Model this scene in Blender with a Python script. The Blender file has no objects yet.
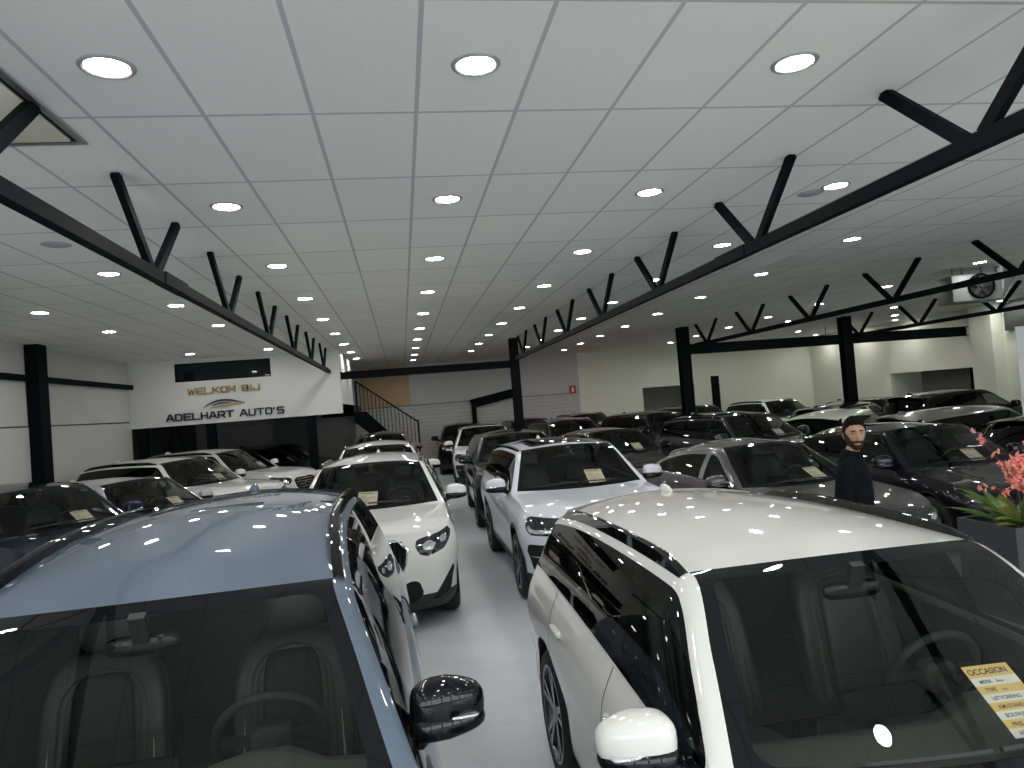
import bpy, bmesh, math, random
import numpy as np
from mathutils import Vector, Matrix
random.seed(7); rng = np.random.RandomState(3)
C = bpy.context.scene.collection
SC = bpy.context.scene
PI = math.pi
ZC = 2.15            # camera height above the floor
CEIL = ZC + 1.77     # suspended ceiling

# ------------------------------------------------------------------ camera, world, exposure
def cam_axes(yaw, pitch, roll):
    cy, sy, cp, sp = math.cos(yaw), math.sin(yaw), math.cos(pitch), math.sin(pitch)
    f = Vector((sy*cp, cy*cp, sp)); r = Vector((cy, -sy, 0)); u = r.cross(f)
    c, s = math.cos(roll), math.sin(roll)
    return c*r + s*u, -s*r + c*u, f
cam = bpy.data.cameras.new('camera'); cam_o = bpy.data.objects.new('camera', cam); C.objects.link(cam_o)
R_, U_, F_ = cam_axes(0.153195, 0.0267143, -0.0783301)
M = Matrix.Identity(4)
for i in range(3):
    M[i][0], M[i][1], M[i][2] = R_[i], U_[i], -F_[i]
M[2][3] = ZC
cam_o.matrix_world = M
cam.sensor_width = 36; cam.lens = 36*723.48/1024; cam.clip_start = .05; cam.clip_end = 200
SC.camera = cam_o
w = bpy.data.worlds.new('overcast_sky'); SC.world = w; w.use_nodes = True
WORLD_STRENGTH = 4.0
w.node_tree.nodes['Background'].inputs[0].default_value = (.97, .98, 1, 1)
w.node_tree.nodes['Background'].inputs[1].default_value = WORLD_STRENGTH
SC.view_settings.view_transform = 'Standard'; SC.view_settings.look = 'None'
SC.view_settings.gamma = 1; SC.view_settings.use_curve_mapping = False
SC.view_settings.exposure = 0.56
LAMP = 86.0          # radiance of the ceiling downlights
cy_ = SC.cycles
cy_.use_denoising = True; cy_.max_bounces = 8; cy_.diffuse_bounces = 4; cy_.glossy_bounces = 4
cy_.transparent_max_bounces = 16; cy_.transmission_bounces = 4; cy_.sample_clamp_indirect = 6.0
cy_.caustics_reflective = False; cy_.caustics_refractive = False

# ------------------------------------------------------------------ materials
def new_mat(name):
    m = bpy.data.materials.new(name); m.use_nodes = True
    return m, m.node_tree.nodes, m.node_tree.links, m.node_tree.nodes['Principled BSDF']
def mat(name, col, rough=.5, metal=0, coat=0, emit=None, bump=None, spec=None, vary=0, coat_ior=1.5):
    m, N, L, b = new_mat(name); b.inputs['Coat IOR'].default_value = coat_ior
    b.inputs['Base Color'].default_value = (*col, 1); b.inputs['Roughness'].default_value = rough
    b.inputs['Metallic'].default_value = metal; b.inputs['Coat Weight'].default_value = coat
    b.inputs['Coat Roughness'].default_value = .02
    if spec is not None: b.inputs['Specular IOR Level'].default_value = spec
    if emit:
        b.inputs['Emission Color'].default_value = (*emit[0], 1); b.inputs['Emission Strength'].default_value = emit[1]
    if vary:
        t = N.new('ShaderNodeTexCoord'); n = N.new('ShaderNodeTexNoise'); n.inputs['Scale'].default_value = 1.3
        n.inputs['Detail'].default_value = 6
        r = N.new('ShaderNodeValToRGB')
        r.color_ramp.elements[0].position = .3; r.color_ramp.elements[1].position = .7
        r.color_ramp.elements[0].color = tuple(c*(1-vary) for c in col)+(1,)
        r.color_ramp.elements[1].color = tuple(min(1, c*(1+vary)) for c in col)+(1,)
        L.new(t.outputs['Object'], n.inputs['Vector']); L.new(n.outputs['Fac'], r.inputs['Fac']); L.new(r.outputs['Color'], b.inputs['Base Color'])
    if bump:
        t = N.new('ShaderNodeTexCoord'); n = N.new('ShaderNodeTexNoise'); n.inputs['Scale'].default_value = bump[0]
        k = N.new('ShaderNodeBump'); k.inputs['Strength'].default_value = bump[1]; k.inputs['Distance'].default_value = .01
        L.new(t.outputs['Object'], n.inputs['Vector']); L.new(n.outputs['Fac'], k.inputs['Height']); L.new(k.outputs['Normal'], b.inputs['Normal'])
    return m
def paint(name, col, metal=0, rough=.35):
    return mat(name, col, rough, metal, 1.0, spec=.05, coat_ior=1.38 if max(col) < .1 else 1.5)
def glass_mat(name, tint, refl=1.0, ior=1.40):
    m = bpy.data.materials.new(name); m.use_nodes = True
    N, L = m.node_tree.nodes, m.node_tree.links
    N.clear()
    o = N.new('ShaderNodeOutputMaterial'); mx = N.new('ShaderNodeMixShader'); t = N.new('ShaderNodeBsdfTransparent')
    g = N.new('ShaderNodeBsdfGlossy'); f = N.new('ShaderNodeFresnel')
    t.inputs[0].default_value = (*tint, 1); g.inputs['Color'].default_value = (refl, refl, refl, 1); g.inputs['Roughness'].default_value = .0
    ge = N.new('ShaderNodeNewGeometry'); mr = N.new('ShaderNodeMapRange')
    mr.inputs['To Min'].default_value = ior; mr.inputs['To Max'].default_value = 1/ior
    L.new(ge.outputs['Backfacing'], mr.inputs['Value']); L.new(mr.outputs[0], f.inputs['IOR'])
    L.new(f.outputs[0], mx.inputs[0]); L.new(t.outputs[0], mx.inputs[1]); L.new(g.outputs[0], mx.inputs[2]); L.new(mx.outputs[0], o.inputs[0])
    return m
M_GLASS = glass_mat('windscreen_glass', (.68, .705, .685))
M_GLASS_D = glass_mat('tinted_side_glass', (.30, .33, .32))
M_PRIV = glass_mat('privacy_glass', (.07, .075, .075))
M_FRIT = mat('black_glass_band', (.006, .006, .007), .06, 0, 1, spec=0, coat_ior=1.38)
M_TRIM = mat('gloss_black_trim', (.004, .004, .005), .12, 0, 1, spec=0, coat_ior=1.38)
M_PLASTIC = mat('black_plastic', (.018, .018, .019), .55)
M_SEAM = mat('panel_gap_black', (.004, .004, .004), .9)
M_TYRE = mat('tyre_rubber', (.012, .012, .012), .75, bump=(60, .2))
M_ALLOY = mat('dark_alloy', (.10, .10, .11), .25, .9)
M_ALLOY_S = mat('silver_alloy', (.45, .46, .48), .25, .9)
M_CHROME = mat('chrome', (.75, .76, .78), .08, 1)
M_ALU = mat('satin_aluminium', (.5, .5, .5), .3, .9)
M_LAMP_DARK = mat('headlamp_housing', (.02, .022, .026), .12, .3, 1)
M_LAMP_LIGHT = mat('headlamp_reflector', (.75, .78, .82), .12, .8, 1)
M_TAIL = mat('red_tail_lamp', (.22, .008, .01), .1, 0, 1)
M_INT = mat('cabin_black', (.022, .022, .022), .7)
M_LINER = mat('headliner_grey', (.10, .10, .10), .9)
M_LEATHER = mat('charcoal_leather', (.042, .044, .042), .45, bump=(180, .15))
M_DASH = mat('dashboard_soft_plastic', (.075, .082, .078), .6, bump=(300, .1))
M_PIPING = mat('cream_piping', (.5, .47, .42), .6)
M_MIRROR = mat('mirror_glass', (.85, .87, .88), .01, 1)
M_STEEL = mat('black_painted_steel', (.004, .0045, .0055), .6, 0, 0, spec=.05)
M_WHITE = mat('white_wall_paint', (.60, .60, .58), .75, bump=(40, .03))
M_PAPER = mat('white_paper', (.84, .81, .74), .6)
M_PALE = mat('pale_yellow_print', (.84, .68, .42), .6)
M_YELLOW = mat('golden_yellow_print', (.82, .56, .20), .6)
M_INK = mat('navy_ink', (.02, .025, .05), .6)
PAINTS = dict(
    white=paint('white_car_paint', (.66, .66, .655)), pearl=paint('pearl_white_car_paint', (.63, .625, .60)),
    cool=paint('cool_white_car_paint', (.62, .63, .69)),
    blue=paint('slate_blue_car_paint', (.098, .130, .175), .1, .4), black=paint('black_car_paint', (.006, .006, .008)),
    navy=paint('navy_car_paint', (.012, .012, .045), .2), grey=paint('mid_grey_car_paint', (.075, .07, .078), .6, .4),
    dgrey=paint('dark_grey_car_paint', (.022, .023, .027), .5, .35), silver=paint('light_silver_car_paint', (.52, .54, .56), .4, .35),
    red=paint('dark_red_car_paint', (.30, .012, .02), .1), bronze=paint('bronze_grey_car_paint', (.13, .115, .105), .6, .35),
    green=paint('greenish_white_car_paint', (.66, .69, .60)), silgrey=paint('silver_grey_car_paint', (.17, .17, .165), .6, .35),
    petrol=paint('petrol_blue_car_paint', (.03, .055, .065), .5, .35))

# ------------------------------------------------------------------ object helpers
def mesh(name, V, F, mats, smooth=True, midx=None):
    me = bpy.data.meshes.new(name); me.from_pydata([tuple(v) for v in V], [], [tuple(f) for f in F])
    for m in (mats if isinstance(mats, (list, tuple)) else [mats]): me.materials.append(m)
    if smooth: me.polygons.foreach_set('use_smooth', [True]*len(me.polygons))
    if midx is not None: me.polygons.foreach_set('material_index', midx)
    me.update(); return me
def obj(name, me, parent=None, loc=None):
    o = bpy.data.objects.new(name, me); C.objects.link(o)
    if parent: o.parent = parent
    if loc: o.location = loc
    return o
def tag(o, label=None, cat=None, group=None, kind=None):
    if label: o['label'] = label
    if cat: o['category'] = cat
    if group: o['group'] = group
    if kind: o['kind'] = kind
    return o
def empty(name, loc=(0, 0, 0), rz=0):
    o = bpy.data.objects.new(name, None); C.objects.link(o); o.location = loc; o.rotation_euler = (0, 0, rz); o.empty_display_size = .2
    return o
class MB:
    """collects simple shapes into one mesh"""
    def __init__(s): s.V = []; s.F = []; s.mi = []
    def add(s, V, F, mi=0):
        k = len(s.V); s.V += [tuple(v) for v in V]; s.F += [tuple(i+k for i in f) for f in F]; s.mi += [mi]*len(F); return s
    def box(s, x0, x1, y0, y1, z0, z1, mi=0):
        V = [(x, y, z) for x in (x0, x1) for y in (y0, y1) for z in (z0, z1)]
        return s.add(V, [(0, 1, 3, 2), (4, 6, 7, 5), (0, 4, 5, 1), (2, 3, 7, 6), (0, 2, 6, 4), (1, 5, 7, 3)], mi)
    def beam(s, a, b, wd, ht, up=(0, 0, 1), mi=0):
        a, b = Vector(a), Vector(b); d = (b-a).normalized(); r = d.cross(Vector(up))
        if r.length < 1e-4: r = d.cross(Vector((1, 0, 0)))
        r.normalize(); u = r.cross(d); V = []
        for p in (a, b):
            for i, j in ((-1, -1), (1, -1), (1, 1), (-1, 1)): V.append(p + r*i*wd/2 + u*j*ht/2)
        return s.add(V, [(0, 3, 2, 1), (4, 5, 6, 7), (0, 1, 5, 4), (1, 2, 6, 5), (2, 3, 7, 6), (3, 0, 4, 7)], mi)
    def tube(s, pts, r, n=8, mi=0, cap=True):
        pts = [Vector(p) for p in pts]; V = []; F = []
        rs = r if isinstance(r, (list, tuple)) else [r]*len(pts)
        nrm = None
        for i, p in enumerate(pts):
            t = (pts[min(i+1, len(pts)-1)] - pts[max(i-1, 0)]).normalized()
            if nrm is None:
                nrm = t.orthogonal().normalized()
            nrm = (nrm - t*nrm.dot(t)).normalized(); bn = t.cross(nrm)
            for k in range(n):
                a = 2*PI*k/n; V.append(p + (nrm*math.cos(a) + bn*math.sin(a))*rs[i])
        for i in range(len(pts)-1):
            for k in range(n):
                F.append((i*n+k, i*n+(k+1) % n, (i+1)*n+(k+1) % n, (i+1)*n+k))
        if cap: F.append(tuple(range(n-1, -1, -1))); F.append(tuple((len(pts)-1)*n+k for k in range(n)))
        return s.add(V, F, mi)
    def lathe(s, prof, n=32, axis='z', c=(0, 0, 0), mi=0, close=False):
        V = []; F = []
        for (r, h) in prof:
            for k in range(n):
                a = 2*PI*k/n; x, y = r*math.cos(a), r*math.sin(a)
                V.append({'z': (c[0]+x, c[1]+y, c[2]+h), 'y': (c[0]+x, c[1]+h, c[2]+y), 'x': (c[0]+h, c[1]+x, c[2]+y)}[axis])
        m = len(prof)
        for i in range(m if close else m-1):
            for k in range(n):
                j = (i+1) % m
                F.append((i*n+k, i*n+(k+1) % n, j*n+(k+1) % n, j*n+k))
        return s.add(V, F, mi)
    def sq(s, c, r, e=(.5, .5), nu=20, nv=12, fn=None, mi=0):
        """superellipsoid; fn deforms unit coordinates"""
        def f(v, p): return math.copysign(abs(v)**p, v)
        V = []; F = []
        for i in range(nv+1):
            ph = -PI/2 + PI*i/nv
            for k in range(nu):
                th = 2*PI*k/nu
                p = [f(math.cos(ph), e[0])*f(math.cos(th), e[1]), f(math.cos(ph), e[0])*f(math.sin(th), e[1]), f(math.sin(ph), e[0])]
                p = [p[q]*r[q] for q in range(3)]
                if fn: p = fn(*p)
                V.append((c[0]+p[0], c[1]+p[1], c[2]+p[2]))
        for i in range(nv):
            for k in range(nu):
                F.append((i*nu+k, i*nu+(k+1) % nu, (i+1)*nu+(k+1) % nu, (i+1)*nu+k))
        return s.add(V, F, mi)
    def prism(s, poly, fn0, fn1, mi=0):
        n = len(poly); V = [fn0(*p) for p in poly] + [fn1(*p) for p in poly]
        return s.add(V, [tuple(range(n-1, -1, -1)), tuple(range(n, 2*n))] + [(i, (i+1) % n, n+(i+1) % n, n+i) for i in range(n)], mi)
    def me(s, name, mats, smooth=False, sharp=None):
        m = mesh(name, s.V, s.F, mats, smooth, s.mi)
        bm = bmesh.new(); bm.from_mesh(m); bmesh.ops.recalc_face_normals(bm, faces=bm.faces[:])
        bm.to_mesh(m); bm.free()
        if smooth and sharp: m.set_sharp_from_angle(angle=math.radians(sharp))
        return m
def bevel_me(m, wd, seg=2):
    bm = bmesh.new(); bm.from_mesh(m)
    bmesh.ops.remove_doubles(bm, verts=bm.verts[:], dist=1e-5)
    bmesh.ops.bevel(bm, geom=bm.edges[:], offset=wd, segments=seg, affect='EDGES', profile=.5)
    bm.to_mesh(m); bm.free(); m.polygons.foreach_set('use_smooth', [True]*len(m.polygons)); m.set_sharp_from_angle(angle=math.radians(50)); return m
def structure(name, me): return tag(obj(name, me), kind='structure')

# ------------------------------------------------------------------ the hall
XL, XR, YB, YF = -6.75, 17.0, 28.0, -6.0
def zz(r): return ZC+r
# ceiling tiles 0.6 x 1.2 m in a grey grid
def ceiling_mat():
    m, N, L, b = new_mat('ceiling_tiles'); b.inputs['Roughness'].default_value = .85
    t = N.new('ShaderNodeTexCoord'); sx = N.new('ShaderNodeSeparateXYZ'); L.new(t.outputs['Object'], sx.inputs[0])
    def math_(op, a, bb=None):
        n = N.new('ShaderNodeMath'); n.operation = op
        for i, v in enumerate((a, bb)):
            if v is None: continue
            if isinstance(v, (int, float)): n.inputs[i].default_value = v
            else: L.new(v, n.inputs[i])
        return n.outputs[0]
    ds = []; fl = []
    for ax, off, sz in ((0, .2134, .6), (1, 4.2758, 1.2)):
        u = math_('DIVIDE', math_('SUBTRACT', sx.outputs[ax], off-sz*100), sz)
        fr = math_('FRACT', u); fl.append(math_('FLOOR', u))
        d = math_('MULTIPLY', math_('MINIMUM', fr, math_('SUBTRACT', 1.0, fr)), sz); ds.append(d)
    line = math_('LESS_THAN', math_('MINIMUM', ds[0], ds[1]), .0125)
    cb = N.new('ShaderNodeCombineXYZ'); L.new(fl[0], cb.inputs[0]); L.new(fl[1], cb.inputs[1])
    wn = N.new('ShaderNodeTexWhiteNoise'); L.new(cb.outputs[0], wn.inputs['Vector'])
    v = math_('ADD', .80, math_('MULTIPLY', wn.outputs['Value'], .04))
    cc = N.new('ShaderNodeCombineColor'); L.new(v, cc.inputs[0]); L.new(v, cc.inputs[1]); L.new(math_('MULTIPLY', v, .965), cc.inputs[2])
    mx = N.new('ShaderNodeMix'); mx.data_type = 'RGBA'; L.new(line, mx.inputs['Factor']); L.new(cc.outputs[0], mx.inputs['A']); mx.inputs['B'].default_value = (.50, .50, .50, 1)
    L.new(mx.outputs['Result'], b.inputs['Base Color'])
    n = N.new('ShaderNodeTexNoise'); n.inputs['Scale'].default_value = 90; k = N.new('ShaderNodeBump'); k.inputs['Strength'].default_value = .12; k.inputs['Distance'].default_value = .004
    L.new(t.outputs['Object'], n.inputs['Vector']); L.new(n.outputs['Fac'], k.inputs['Height']); L.new(k.outputs['Normal'], b.inputs['Normal'])
    return m
structure('ceiling', MB().box(XL-.2, XR+.2, YF-.2, YB+.2, CEIL, CEIL+.15).me('ceiling', ceiling_mat()))
def floor_mat():
    m, N, L, b = new_mat('polished_grey_floor')
    t = N.new('ShaderNodeTexCoord'); n = N.new('ShaderNodeTexNoise'); n.inputs['Scale'].default_value = .9; n.inputs['Detail'].default_value = 9; n.inputs['Roughness'].default_value = .62
    r = N.new('ShaderNodeValToRGB'); r.color_ramp.elements[0].position = .35; r.color_ramp.elements[1].position = .68
    r.color_ramp.elements[0].color = (.40, .42, .44, 1); r.color_ramp.elements[1].color = (.50, .52, .54, 1)
    L.new(t.outputs['Object'], n.inputs['Vector']); L.new(n.outputs['Fac'], r.inputs['Fac']); L.new(r.outputs['Color'], b.inputs['Base Color'])
    b.inputs['Roughness'].default_value = .38; b.inputs['Specular IOR Level'].default_value = .4
    return m
structure('floor', MB().box(XL-.2, XR+1.5, YF-.2, YB+1.6, -.2, 0).me('floor', floor_mat()))
M_PANEL = mat('pale_wall_panel', (.50, .50, .485), .7, vary=.03)
M_PANEL2 = mat('lower_wall_panel', (.56, .56, .54), .7, vary=.02)
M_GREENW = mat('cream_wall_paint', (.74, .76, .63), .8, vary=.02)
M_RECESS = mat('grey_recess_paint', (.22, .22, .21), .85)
M_WARMLIT = mat('warm_lit_wall_tan', (.50, .36, .20), .8)  # warm light on the wall, put into the colour
M_DARKW = mat('dark_board', (.05, .052, .052), .6)
M_DKGLASS = mat('dark_window_glass', (.006, .009, .010), .03, 0, 0)
def block_mat():
    m, N, L, b = new_mat('painted_block_wall'); b.inputs['Roughness'].default_value = .8
    t = N.new('ShaderNodeTexCoord'); mp = N.new('ShaderNodeMapping'); mp.inputs['Rotation'].default_value = (PI/2, 0, 0)
    br = N.new('ShaderNodeTexBrick'); br.inputs['Scale'].default_value = 1; br.inputs['Brick Width'].default_value = .9; br.inputs['Row Height'].default_value = .14; br.inputs['Mortar Size'].default_value = .008
    br.inputs['Color1'].default_value = (.52, .52, .50, 1); br.inputs['Color2'].default_value = (.49, .49, .47, 1); br.inputs['Mortar'].default_value = (.33, .33, .32, 1)
    L.new(t.outputs['Object'], mp.inputs['Vector']); L.new(mp.outputs['Vector'], br.inputs['Vector']); L.new(br.outputs['Color'], b.inputs['Base Color']); return m
M_BLOCK = block_mat()
# left wall: upper panels, a dark joint and lower panels standing slightly proud
wl_ = MB().box(XL-.2, XL, YF-.2, YB+.2, 0, CEIL, 0).box(XL, XL+.03, YF, 14.36, 0, zz(.25), 1).box(XL, XL+.03, 14.76, 19.4, 0, zz(.25), 1)
wl_.box(XL, XL+.02, YF, 14.36, zz(.28), CEIL, 1).box(XL, XL+.02, 14.76, 19.36, zz(.28), CEIL, 1)
structure('wall_left', wl_.me('wall_left', [M_DARKW, M_PANEL2]))
# back wall with a block-work base, an alcove at the right
wb = MB().box(XL-.2, 6.95, YB+.02, YB+.2, 0, zz(.20), 1).box(XL-.2, 7.0, YB, YB+.2, zz(.24), CEIL, 0).box(6.9, 7.0, YB+.01, YB+.2, 0, zz(.24), 0).box(XL-.2, 7.0, YB+.06, YB+.2, zz(.20), zz(.24), 2)
wb.box(7.0, 9.6, YB-.02, YB+.2, 0, CEIL, 3).box(11.8, XR+.2, YB-.02, YB+.2, 0, CEIL, 3).box(9.6, 11.8, YB-.02, YB+.2, zz(.2), CEIL, 3)
wb.box(9.6, 11.8, YB+1.4, YB+1.5, 0, zz(.2), 2).box(9.5, 9.6, YB+.2, YB+1.5, 0, zz(.2), 3).box(11.8, 11.9, YB+.2, YB+1.5, 0, zz(.2), 2).box(9.5, 11.9, YB+.2, YB+1.5, zz(.2), zz(.3), 2)
structure('wall_back', wb.me('wall_back', [M_PANEL, M_BLOCK, M_RECESS, M_GREENW]))
# right wall with a wide low opening
wr_ = MB().box(XR, XR+.2, YF-.2, 19.3, 0, CEIL, 0).box(XR, XR+.2, 23.1, YB+.2, 0, CEIL, 0).box(XR, XR+.2, 19.3, 23.1, zz(0), CEIL, 0)
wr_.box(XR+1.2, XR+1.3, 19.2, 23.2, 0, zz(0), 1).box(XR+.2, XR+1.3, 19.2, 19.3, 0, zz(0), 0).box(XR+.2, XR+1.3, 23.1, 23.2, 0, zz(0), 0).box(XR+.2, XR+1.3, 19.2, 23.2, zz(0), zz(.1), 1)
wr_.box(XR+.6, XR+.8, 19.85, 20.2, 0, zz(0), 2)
structure('wall_right', wr_.me('wall_right', [M_GREENW, M_RECESS, M_STEEL]))
structure('trim_1', MB().box(16.62, XR, 18.15, 18.95, 0, CEIL).me('trim_1', M_GREENW))
# glazed shop front behind the camera
wf_ = MB().box(XL-.2, XR+.2, YF-.2, YF, 0, .35).box(XL-.2, XR+.2, YF-.2, YF, 3.3, CEIL)
xs_ = np.linspace(XL, XR, 11)
for x in xs_: wf_.box(x-.12, x+.12, YF-.2, YF, .35, 3.3)
structure('wall_front', wf_.me('wall_front', M_WHITE))
gl_ = glass_mat('shop_window_glass', (.95, .97, .97))
for k in range(10):
    wn_ = structure('window_%d' % (k+1), MB().box(xs_[k]+.12, xs_[k+1]-.12, YF-.11, YF-.10, .35, 3.3).me('window', gl_))
    fr = MB().box(xs_[k]+.12, xs_[k+1]-.12, YF-.14, YF-.06, 1.75, 1.81)
    obj('window_bar', fr.me('window_bar', M_STEEL), wn_)
po = bpy.data.lights.new('daylight_portal', 'AREA'); po.shape = 'RECTANGLE'; po.size = XR-XL; po.size_y = 2.95; po.cycles.is_portal = True
po_o = obj('daylight_portal', po, None, ((XL+XR)/2, YF-.05, 1.825)); po_o.rotation_euler = (PI/2, 0, 0)

# mezzanine office front with the welcome sign
YS = 19.4
sx0, sx1, sz0 = XL, -1.53, zz(.095)
wx0, wx1, wz0, wz1 = -5.62, -3.27, zz(1.19), zz(1.66)
mz = MB()
mz.box(sx0, wx0, YS, YS+.15, sz0, CEIL).box(wx1, sx1, YS, YS+.15, sz0, CEIL).box(wx0, wx1, YS, YS+.15, sz0, wz0).box(wx0, wx1, YS, YS+.15, wz1, CEIL)
mz.box(sx1-.12, sx1, YS+.15, 24.0, sz0+.02, CEIL).box(sx0, sx1, YS+.15, YB, sz0+.02, sz0+.25, 1)
structure('wall_mezzanine', mz.me('wall_mezzanine', [M_WHITE, M_DARKW]))
wo = structure('window_11', MB().box(wx0, wx1, YS+.06, YS+.08, wz0, wz1).me('window_11', M_DKGLASS))
fr = MB().box(wx0, wx1, YS+.02, YS+.10, wz0, wz0+.03).box(wx0, wx1, YS+.02, YS+.10, wz1-.03, wz1).box(wx0, wx0+.03, YS+.02, YS+.10, wz0, wz1).box(wx1-.03, wx1, YS+.02, YS+.10, wz0, wz1)
obj('window_frame', fr.me('window_frame', M_STEEL), wo)
und = MB().box(XL, -1.6, 25.2, 25.35, 0, sz0, 0).box(-4.2, -3.2, 24.9, 25.2, 0, sz0, 1)
structure('wall_under_mezzanine', und.me('wall_under_mezzanine', [M_RECESS, M_DARKW]))
structure('trim_2', MB().box(-1.5, 2.4, YB-.05, YB+.01, zz(.26), zz(1.76)).me('trim_2', M_WARMLIT)) if False else None
structure('trim_2', MB().box(-1.5, .35, YB-.04, YB+.005, zz(.26), CEIL).me('trim_2', M_WARMLIT))  # tan panel paints in the warm light on the wall behind the stairs

def h_column(name, x, y, wd, dp, z0, z1, label):
    m = MB(); t = .018
    m.box(x-wd/2, x+wd/2, y-dp/2, y-dp/2+t, z0, z1).box(x-wd/2, x+wd/2, y+dp/2-t, y+dp/2, z0, z1).box(x-t/2, x+t/2, y-dp/2+t, y+dp/2-t, z0, z1)
    o = empty(name, (0, 0, 0)); obj('post', m.me('post', M_STEEL), o)
    obj('base_plate', MB().box(x-wd/2-.04, x+wd/2+.04, y-dp/2-.04, y+dp/2+.04, z0, z0+.02).me('base_plate', M_STEEL), o)
    tag(o, label, 'column', 'black steel columns of the hall'); return o
h_column('steel_column', 3.12, YS+.05, .23, .24, 0, CEIL, 'black steel column at the far end of the aisle, under the central roof truss')
h_column('steel_column', 7.98, YS+.05, .30, .26, 0, CEIL, 'black steel column in mid hall, at the left end of the long low crossbeam')
h_column('steel_column', 12.98, YS+.05, .30, .26, 0, CEIL, 'black steel column in front of the right wall, halfway along the long crossbeam')
o = empty('steel_column'); obj('post', MB().box(XL+.02, XL+.24, 14.38, 14.74, 0, CEIL).me('post', M_STEEL), o); tag(o, 'wide black steel column standing against the left wall panels', 'column', 'black steel columns of the hall')
for x, lb in ((-6.5, 'black post under the left end of the sign wall'), (-4.85, 'black post under the middle of the sign wall'), (-2.35, 'black post under the right end of the sign wall, beside the stairs')):
    o = empty('steel_post'); obj('post', MB().box(x-.11, x+.11, YS+.02, YS+.22, 0, sz0).me('post', M_STEEL), o)
    obj('base_plate', MB().box(x-.15, x+.15, YS-.02, YS+.26, 0, .015).me('base_plate', M_STEEL), o)
    tag(o, lb, 'post', 'black posts under the sign wall')
def beam_thing(name, a, b, wd, ht, label, cat='beam'):
    m = MB(); t = .02; (ax, ay, az), (bx, by, bz) = a, b
    m.beam((ax, ay, az+ht/2), (bx, by, bz+ht/2), wd, t).beam((ax, ay, az-ht/2), (bx, by, bz-ht/2), wd, t).beam(a, b, t, ht)
    o = obj(name, m.me(name, M_STEEL)); tag(o, label, cat); return o
beam_thing('steel_beam', (sx1, YS+.05, zz(1.07)), (3.0, YS+.05, zz(1.07)), .14, .18, 'black steel crossbeam from the sign wall to the end column of the aisle')
beam_thing('steel_beam', (8.12, YS+.05, zz(1.13)), (XR-.05, YS+.05, zz(1.10)), .22, .26, 'long black steel crossbeam in front of the bright right-hand wall')
rl = MB().beam((XL+.09, YF+.1, zz(1.14)), (XL+.09, 14.38, zz(1.14)), .1, .11).beam((XL+.09, 14.74, zz(1.14)), (XL+.09, YS, zz(1.14)), .1, .11)
tag(obj('wall_rail', rl.me('wall_rail', M_STEEL)), 'black horizontal steel rail along the left wall', 'rail')
br = MB().tube([(-6.05, 20.4, sz0), (-6.45, 20.4, .0)], .022, 6).tube([(-5.95, 20.4, sz0), (-5.3, 20.4, .0)], .022, 6)
tag(obj('brace_rod', br.me('brace_rod', M_STEEL)), 'thin dark pair of brace rods under the mezzanine', 'brace')

# roof trusses: bottom chord plus V-shaped web members
def truss(x, y1, first, n, label, zr=1.2):
    o = empty('roof_truss', (x, 0, 0)); z = zz(zr)
    obj('bottom_chord', MB().beam((0, YF+.05, z), (0, y1, z), .075, .09).me('bottom_chord', M_STEEL), o)
    for k in range(n):
        yc = first+2.45*k
        if yc > y1-.2: break
        for s in (-1, 1):
            obj('web_member', MB().beam((0, yc+s*.06, z+.03), (0, yc+s*.68, CEIL), .075, .05, up=(1, 0, 0)).me('web_member', M_STEEL), o)
        if k in (4, 9): obj('splice_plate', MB().beam((0, yc+.15, z+.005), (0, yc+.75, z+.005), .09, .10).me('splice_plate', M_STEEL), o)
    tag(o, label, 'truss', 'roof trusses of the hall'); return o
truss(-1.8, YS-.0, 5.87-2.45*4, 10, 'black roof truss over the left cars, ending at the sign wall')
truss(3.15, YS, 5.87-2.45*4, 10, 'black roof truss over the right of the aisle, ending at the aisle column')
truss(8.1, YS, 5.87-2.45*4, 10, 'black roof truss passing in front of the hanging fan heater')
truss(13.2, YS, 5.87-2.45*4+1.0, 10, 'farthest black roof truss, near the right wall behind the fan heater')

# ceiling downlights
M_LIGHT = mat('lamp_diffuser', (1, 1, 1), .5, emit=((1.0, .985, .955), LAMP))
M_RING = mat('downlight_ring', (.50, .50, .50), .35, .6)
_ring = MB().lathe([(.130, 0), (.124, -.009), (.108, -.011), (.097, -.002)], 28).me('ring', M_RING, True, 50)
_disc = MB().lathe([(0, -.004), (.098, -.004)], 24).me('diffuser', M_LIGHT)
LIGHTS = []
rows = [3.68+2.4*k for k in range(-4, 11)]
for x, ks in ((-4.86, (-4, -3, -2, -1, 0, 3, 4, 6)), (-3.07, (-4, -3, -2, -1, 0, 2, 3, 4, 6)), (-1.28, range(-4, 9)), (.51, range(-4, 10)), (2.3, range(-4, 9)), (4.1, [k for k in range(-4, 9) if k not in (0, -1)]), (5.88, [k for k in range(-4, 10) if k not in (0, 1)]), (9.87, [k for k in range(-4, 10) if k not in (0, 1, 2)])):
    LIGHTS += [(x, rows[k+4]) for k in ks]
LIGHTS += [(12.0, 15.9), (13.25, 17.6), (15.24, 17.75), (16.5, 17.6), (15.05, 20.0), (16.4, 21.8), (15.0, 22.3), (16.45, 24.3), (14.2, 24.0), (11.4, 19.7), (16.4, 26.5), (12.2, 22.4), (12.0, 25.5),
           (12.4, 12.0), (15.0, 12.5), (12.4, 7.5), (15, 7.5), (12.4, 3), (15, 3), (12.4, -2), (15, -2), (7.8, -2), (7.8, -5)]
for x, y in LIGHTS:
    o = empty('ceiling_light', (x, y, CEIL)); obj('ring', _ring, o); obj('diffuser', _disc, o)
    tag(o, 'round white recessed downlight in the tiled ceiling', 'ceiling light', 'ceiling downlights')
_sp = MB().lathe([(0, -.012), (.10, -.010), (.125, 0)], 28)
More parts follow.
